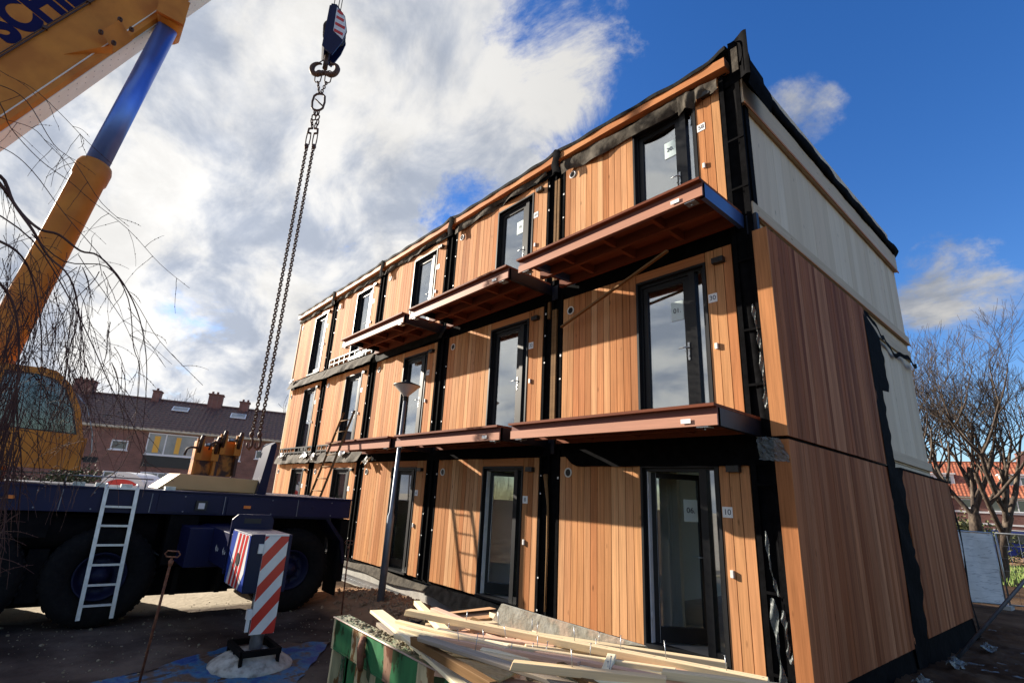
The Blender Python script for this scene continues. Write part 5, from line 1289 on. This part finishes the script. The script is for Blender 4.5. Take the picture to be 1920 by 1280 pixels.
def branching(m, p, d, r, L, depth, rng, up=.12, split=(2, 3), curl=.25, minr=.006, seg=4, ratio=.72, lratio=.78, sides=None):
    pts = [p]; rs = [r]; q = p.copy(); dd = d.copy()
    for i in range(seg):
        dd = (dd+V((rng.gauss(0, curl), rng.gauss(0, curl), rng.gauss(0, curl)+up*2))*.35).normalized(); q = q+dd*(L/seg); pts.append(q.copy()); rs.append(max(minr, r*(1-(1-ratio)*(i+1)/seg)))
    m.tube(pts, rs, sides or (7 if r > .05 else (5 if r > .02 else 3)), cap=False)
    if depth <= 0: return
    for k in range(rng.randint(*split)):
        i = rng.choice(range(max(1, seg-2), seg+1)); s_ = pts[i]
        nd = (dd+V((rng.gauss(0, .55), rng.gauss(0, .55), rng.gauss(0, .3)+up))).normalized()
        branching(m, s_, nd, rs[i]*rng.uniform(.62, .85), L*lratio*rng.uniform(.8, 1.15), depth-1, rng, up, split, curl, minr, seg, ratio, lratio)
# bare tree at the right
rt = thing('bare_tree', (-1.87, 24, -.55), 'large bare plane tree with several upright trunks beyond the gable fence', 'tree')
rng = random.Random(11)
tb = V((-1.87, 24.0, -.55))
for k, (dx, dy, rr, lean, L1) in enumerate(((-.75, -.1, .19, (-.22, 0), 2.6), (0, 0, .25, (.02, 0), 3.0), (.75, .2, .20, (.16, 0), 2.9))):
    m = MB(); p0 = tb+V((dx*.6, dy, 0)); p1 = tb+V((dx*.9, dy, 1.6)); p2 = p1+V((lean[0]*2.6, .1, 1.3))
    m.tube([p0, p0.lerp(p1, .5)+V((.04, 0, 0)), p1, p2], [rr*1.15, rr*.95, rr*.9, rr*.8], 10, cap=False); m.build('trunk', M['bark'], rt)
    m = MB()
    for j in range(5):
        d = V((rng.gauss(lean[0]*1.8, .38), rng.gauss(0, .42), 1)).normalized(); st = p1.lerp(p2, rng.uniform(.3, 1))
        branching(m, st, d, rr*rng.uniform(.38, .6), rng.uniform(2.3, 3.1), 6, rng, .12, (2, 3), .13, .006, 4, .68, .76)
    m.build('crown', M['bark'], rt)
# small bare trees far left
far = ((560, 905, 26, 7.0, .10, 3, 'pale bare tree standing close to the far end of the timber block'), (322, 880, 62, 13.5, .2, 4, 'bare tree top rising over the dark roof by the tall chimney'), (282, 880, 66, 13.5, .2, 5, 'bare tree top rising over the dark roof next to the slim chimney'), (395, 880, 70, 12.4, .2, 6, 'faint bare tree top over the dark roof near the double chimney'), (520, 890, 60, 13.2, .22, 7, 'bare tree behind the roof end beside the timber block'))
for px_, py_, d_, h_, r_, sd, lb in far:
    p = place(px_, py_, d_); p.z = G; rng = random.Random(sd); t = thing('bare_tree', p, lb, 'tree', 'bare trees by the row house'); m = MB()
    m.tube([p, p+V((.1, 0, h_*.3)), p+V((0, .1, h_*.42))], [r_, r_*.85, r_*.75], 7, cap=False); m.build('trunk', M['bark'], t); m = MB()
    for j in range(5): branching(m, p+V((0, 0, h_*U(.28, .42))), V((rng.gauss(0, .5), rng.gauss(0, .5), 1)).normalized(), r_*.5, h_*.2, 4, rng, .12, (2, 3), .25, .012 if d_ < 30 else .02, 3, .72, .8)
    m.build('crown', M['bark' if d_ > 30 else 'pine_brown'], t)
# weeping birch hanging in from the left
wt = thing('weeping_birch', (-4.6, -9.3, -.55), 'bare weeping birch with thin dark twigs hanging in front of the crane', 'tree')
m = MB(); tb = V((-4.6, -9.3, -.55)); m.tube([tb, tb+V((.1, .1, 2)), tb+V((.3, .3, 4)), tb+V((.5, .8, 6))], [.20, .16, .12, .06], 10); m.build('trunk', M['twig'], wt)
rng = random.Random(21)
def smooth(pts, n_=4):
    out = []
    for i in range(len(pts)-1):
        a, b, c, d = pts[max(0, i-1)], pts[i], pts[i+1], pts[min(len(pts)-1, i+2)]
        for j in range(n_):
            t_ = j/n_; out.append(.5*((2*b)+(c-a)*t_+(2*a-5*b+4*c-d)*t_*t_+(3*b-a-3*c+d)*t_**3))
    return out+[pts[-1]]
def twig(m, pts, r0, r1=.0015):
    n_ = len(pts); m.tube(pts, [r0+(r1-r0)*i/(n_-1) for i in range(n_)], 4 if r0 < .01 else 7, cap=False, smooth=True)
    for i in range(2, n_-1):
        if rng.random() < .5: q = pts[i]; m.ball(q+V((rng.gauss(0, .002), 0, 0)), .0045, 2, (1, 1, 1.5))
def side_twigs(m, pts, n_, L, droop=.5, r=.0028):
    for k in range(n_):
        i = rng.randrange(1, len(pts)-1); p = pts[i].copy(); d = (CR*rng.gauss(.15, .9)+CF*rng.gauss(0, .4)+V((0, 0, rng.gauss(-.6, .5)))).normalized(); q = [p.copy()]
        st = L*rng.uniform(.5, 1.2)/6
        for s_ in range(6):
            d = (d+V((rng.gauss(0, .12), rng.gauss(0, .12), -droop*.3))).normalized(); p = p+d*st; q.append(p.copy())
        twig(m, q, r, .0012)
arcs = [([(-60, 80), (0, 133), (60, 165), (110, 210), (163, 265), (210, 308)], 4.3, .004), ([(-60, 150), (0, 160), (50, 190), (100, 270), (140, 305), (190, 380), (242, 425)], 4.1, .005),
        ([(-60, 120), (0, 195), (20, 240), (75, 300), (130, 340), (170, 375), (240, 430), (300, 495), (355, 540)], 4.0, .006), ([(-60, 190), (0, 220), (60, 240), (90, 270), (120, 300), (135, 320)], 4.2, .0035),
        ([(-80, 250), (0, 345), (40, 400), (75, 430), (110, 440), (150, 470), (185, 480), (230, 530), (262, 600), (275, 690), (268, 800)], 3.9, .017),
        ([(-60, 330), (0, 330), (25, 380), (60, 430), (90, 480), (130, 520), (150, 600), (160, 700)], 3.8, .02),
        ([(-60, 260), (10, 280), (60, 320), (120, 400), (180, 470), (250, 560), (300, 640), (380, 722)], 4.4, .005),
        ([(-40, 380), (60, 450), (130, 560), (170, 640), (210, 730), (250, 800), (275, 880)], 3.6, .007), ([(60, 440), (120, 490), (200, 500), (240, 560), (250, 650), (262, 700), (240, 850), (190, 905)], 3.9, .006),
        ([(-30, 440), (30, 470), (60, 520), (75, 600), (78, 700), (70, 820), (76, 900)], 3.4, .012), ([(-30, 500), (20, 560), (35, 640), (30, 760), (40, 880), (30, 980)], 3.2, .012)]
m = MB()
allp = []
for pts, d_, r_ in arcs:
    P_ = smooth([place(px_, py_, d_+rng.uniform(-.12, .12)) for px_, py_ in pts], 4); twig(m, P_, r_*.8, .002); side_twigs(m, P_, 7, .35, .35, .0022); allp.append(P_)
m.build('main_branches', M['twig'], wt)
for grp_ in range(6):
    m = MB()
    for k in range(24):
        px_ = rng.choice([rng.uniform(-60, 60), rng.uniform(-20, 150), rng.uniform(40, 240), rng.gauss(145, 12)]); py_ = rng.uniform(430, 680)+max(0, px_-60)*.35; d_ = rng.uniform(3.3, 5.2)
        p = place(px_, py_, d_); Lh = rng.uniform(.6, 1.5)*(1 if px_ < 160 else .65); d = (CR*rng.gauss(.25, .3)+V((0, 0, -.6))).normalized(); q = [p.copy()]; n_ = 10
        for s_ in range(n_):
            d = (d+CR*rng.gauss(0, .16)+CF*rng.gauss(0, .1)+V((0, 0, -.22))).normalized(); p = p+d*(Lh/n_); q.append(p.copy())
        twig(m, q, rng.uniform(.0022, .0038), .0012); side_twigs(m, q, rng.randint(2, 5), rng.uniform(.15, .4), .35, .0018)
    m.build('hanging_twigs', M['twig'], wt)
m = MB()
for k in range(90):
    px_ = rng.uniform(-40, 48); d_ = rng.uniform(2.6, 3.6); p = place(px_, rng.uniform(600, 860), d_); q = [p.copy()]; d = V((0, 0, -1))
    for s_ in range(9): d = (d+CR*rng.gauss(0, .12)+V((0, 0, -.1))).normalized(); p = p+d*rng.uniform(.08, .15); q.append(p.copy())
    twig(m, q, .003, .0013); side_twigs(m, q, 4, .2, .35, .0018)
m.build('hanging_twigs', M['twig'], wt)

# ------------------------------------------------------------------ sky and sun
SD = V((-2.63, -1.0, 1.06)).normalized(); el = math.asin(SD.z); az = math.atan2(SD.x, SD.y)
wd = bpy.data.worlds.new('World'); S.world = wd; wd.use_nodes = True; nt = wd.node_tree; bg = nt.nodes['Background']
sk = _n(nt, 'ShaderNodeTexSky', sky_type='NISHITA'); sk.sun_disc = False; sk.sun_elevation = el; sk.sun_rotation = az % (2*math.pi); sk.air_density = 1.0; sk.dust_density = .3; sk.ozone_density = 2.5
hs = _n(nt, 'ShaderNodeHueSaturation'); hs.inputs['Saturation'].default_value = 1.32; hs.inputs['Value'].default_value = .90; hs.inputs['Hue'].default_value = .515; nt.links.new(sk.outputs[0], hs.inputs['Color'])
tc = _n(nt, 'ShaderNodeTexCoord'); nv = _n(nt, 'ShaderNodeVectorMath', operation='NORMALIZE'); nt.links.new(tc.outputs['Generated'], nv.inputs[0])
sp_ = _n(nt, 'ShaderNodeSeparateXYZ'); nt.links.new(nv.outputs[0], sp_.inputs[0])
mz = _n(nt, 'ShaderNodeMath', operation='MAXIMUM'); mz.inputs[1].default_value = 0; nt.links.new(sp_.outputs['Z'], mz.inputs[0])
az_ = _n(nt, 'ShaderNodeMath', operation='ADD'); az_.inputs[1].default_value = .42; nt.links.new(mz.outputs[0], az_.inputs[0])
cb_ = _n(nt, 'ShaderNodeCombineXYZ')
for k_ in 'XY':
    dv = _n(nt, 'ShaderNodeMath', operation='DIVIDE'); nt.links.new(sp_.outputs[k_], dv.inputs[0]); nt.links.new(az_.outputs[0], dv.inputs[1]); nt.links.new(dv.outputs[0], cb_.inputs[k_])
def wn(scale, detail, rough, dist=0, off=(0, 0, 0), st=(1, 1, 1)):
    mp = _n(nt, 'ShaderNodeMapping'); mp.inputs['Location'].default_value = off; mp.inputs['Scale'].default_value = st; nt.links.new(cb_.outputs[0], mp.inputs[0])
    no = _n(nt, 'ShaderNodeTexNoise'); no.inputs['Scale'].default_value = scale; no.inputs['Detail'].default_value = detail; no.inputs['Roughness'].default_value = rough; no.inputs['Distortion'].default_value = dist
    nt.links.new(mp.outputs[0], no.inputs['Vector']); return no.outputs[0]
def mth(op, a, b):
    n_ = _n(nt, 'ShaderNodeMath', operation=op)
    for i, q in enumerate((a, b)):
        if isinstance(q, (int, float)): n_.inputs[i].default_value = q
        else: nt.links.new(q, n_.inputs[i])
    return n_.outputs[0]
def mapr(f, a, b, c, d, sm=True):
    n_ = _n(nt, 'ShaderNodeMapRange', interpolation_type='SMOOTHSTEP' if sm else 'LINEAR'); nt.links.new(f, n_.inputs[0])
    for i, q in enumerate((a, b, c, d)): n_.inputs[i+1].default_value = q
    return n_.outputs[0]
def blob(px_, py_, r_deg, soft_deg):
    """1 near a compass direction of the sky, falling to 0"""
    d = (place(px_, py_, 1)-CAM).normalized(); n_ = _n(nt, 'ShaderNodeVectorMath', operation='DOT_PRODUCT'); nt.links.new(nv.outputs[0], n_.inputs[0]); n_.inputs[1].default_value = d
    return mapr(n_.outputs['Value'], math.cos(RAD(r_deg+soft_deg)), math.cos(RAD(r_deg)), 0, 1)
n1 = wn(1.9, 10, .58, .2, (3.1, 1.7, 0)); n2 = wn(.9, 3, .5, 0, (8.2, 4.4, 2))
clear = blob(1700, 200, 15, 22)
n5 = wn(6.0, 10, .68, .3, (5.1, 2.2, 7))
cover = mth('ADD', mth('ADD', mth('MULTIPLY', n1, .48), mth('MULTIPLY', n2, .14)), mth('MULTIPLY', n5, .38))
cover = mth('SUBTRACT', cover, mth('MULTIPLY', clear, .26))
cover = mth('ADD', cover, mth('MULTIPLY', blob(430, 180, 24, 16), .14))
cover = mth('ADD', cover, mth('MULTIPLY', blob(1210, 120, 3, 10), .17))
cover = mth('SUBTRACT', cover, mth('MULTIPLY', blob(860, 400, 2, 7), .13))
cover = mth('SUBTRACT', cover, mth('MULTIPLY', blob(1010, 40, 1, 7), .07))
cover = mth('SUBTRACT', cover, mth('MULTIPLY', blob(330, 640, 1, 7), .11))
cover = mth('SUBTRACT', cover, mth('MULTIPLY', blob(400, 500, 3, 7), .11))
cover = mth('SUBTRACT', cover, mth('MULTIPLY', blob(620, 480, 1, 5), .10))
cover = mth('SUBTRACT', cover, mth('MULTIPLY', blob(640, 420, 1, 5), .05))
cover = mth('ADD', cover, mth('MULTIPLY', blob(1500, 215, 0, 6), .25))
cover = mth('ADD', cover, mth('MULTIPLY', blob(-300, 400, 20, 30), .12))
cover = mth('ADD', cover, mth('MULTIPLY', blob(1800, 545, 1, 7), .29))
dens = mapr(cover, .475, .60, 0, 1)
refl = _n(nt, 'ShaderNodeVectorMath', operation='DOT_PRODUCT'); nt.links.new(nv.outputs[0], refl.inputs[0]); refl.inputs[1].default_value = V((-.6, -.74, .3)).normalized()
cover = mth('ADD', cover, mth('MULTIPLY', mapr(refl.outputs['Value'], .80, .95, 0, 1), .12))
dens = mapr(cover, .474, .585, 0, 1)
n3 = wn(4.2, 9, .58, .3, (1.3, 7.7, 5), (1, 1.3, 1)); glow = None
ds = _n(nt, 'ShaderNodeVectorMath', operation='DOT_PRODUCT'); nt.links.new(nv.outputs[0], ds.inputs[0]); ds.inputs[1].default_value = SD
near = mapr(ds.outputs['Value'], .25, .98, 0, 1, False)
shade = mapr(n3, .34, .60, .69, 1.05)
thick = mapr(cover, .62, .84, 1.0, .80)
br = mth('MULTIPLY', mth('MULTIPLY', shade, thick), mth('ADD', mth('MULTIPLY', near, .52), .60))
cc_ = _n(nt, 'ShaderNodeMixRGB'); cc_.inputs[1].default_value = (.72, .80, .96, 1); cc_.inputs[2].default_value = (1.0, .985, .96, 1); nt.links.new(mapr(n3, .35, .6, 0, 1), cc_.inputs[0])
CLOUD = 4.05
vs_ = _n(nt, 'ShaderNodeVectorMath', operation='SCALE'); nt.links.new(cc_.outputs[0], vs_.inputs[0]); nt.links.new(mth('MULTIPLY', br, CLOUD), vs_.inputs['Scale'])
mx = _n(nt, 'ShaderNodeMixRGB'); nt.links.new(dens, mx.inputs[0]); nt.links.new(hs.outputs[0], mx.inputs[1]); nt.links.new(vs_.outputs[0], mx.inputs[2])
nt.links.new(mx.outputs[0], bg.inputs[0]); bg.inputs[1].default_value = .10
sl_ = bpy.data.lights.new('sun', 'SUN'); sl_.energy = 5; sl_.angle = RAD(.5); sl_.color = (1, .90, .76); so_ = bpy.data.objects.new('sun', sl_); COL.objects.link(so_)
so_.rotation_euler = (-SD).to_track_quat('-Z', 'Y').to_euler()
vset = S.view_settings; vset.view_transform = 'Standard'; vset.look = 'None'; vset.gamma = 1; vset.exposure = 1.25
S.cycles.max_bounces = 8; S.cycles.transparent_max_bounces = 12; S.cycles.diffuse_bounces = 3; S.cycles.glossy_bounces = 3
S.cycles.use_denoising = True; S.cycles.caustics_reflective = False; S.cycles.caustics_refractive = False; S.cycles.sample_clamp_indirect = 4
S.world.cycles.sampling_method = 'MANUAL'; S.world.cycles.sample_map_resolution = 512
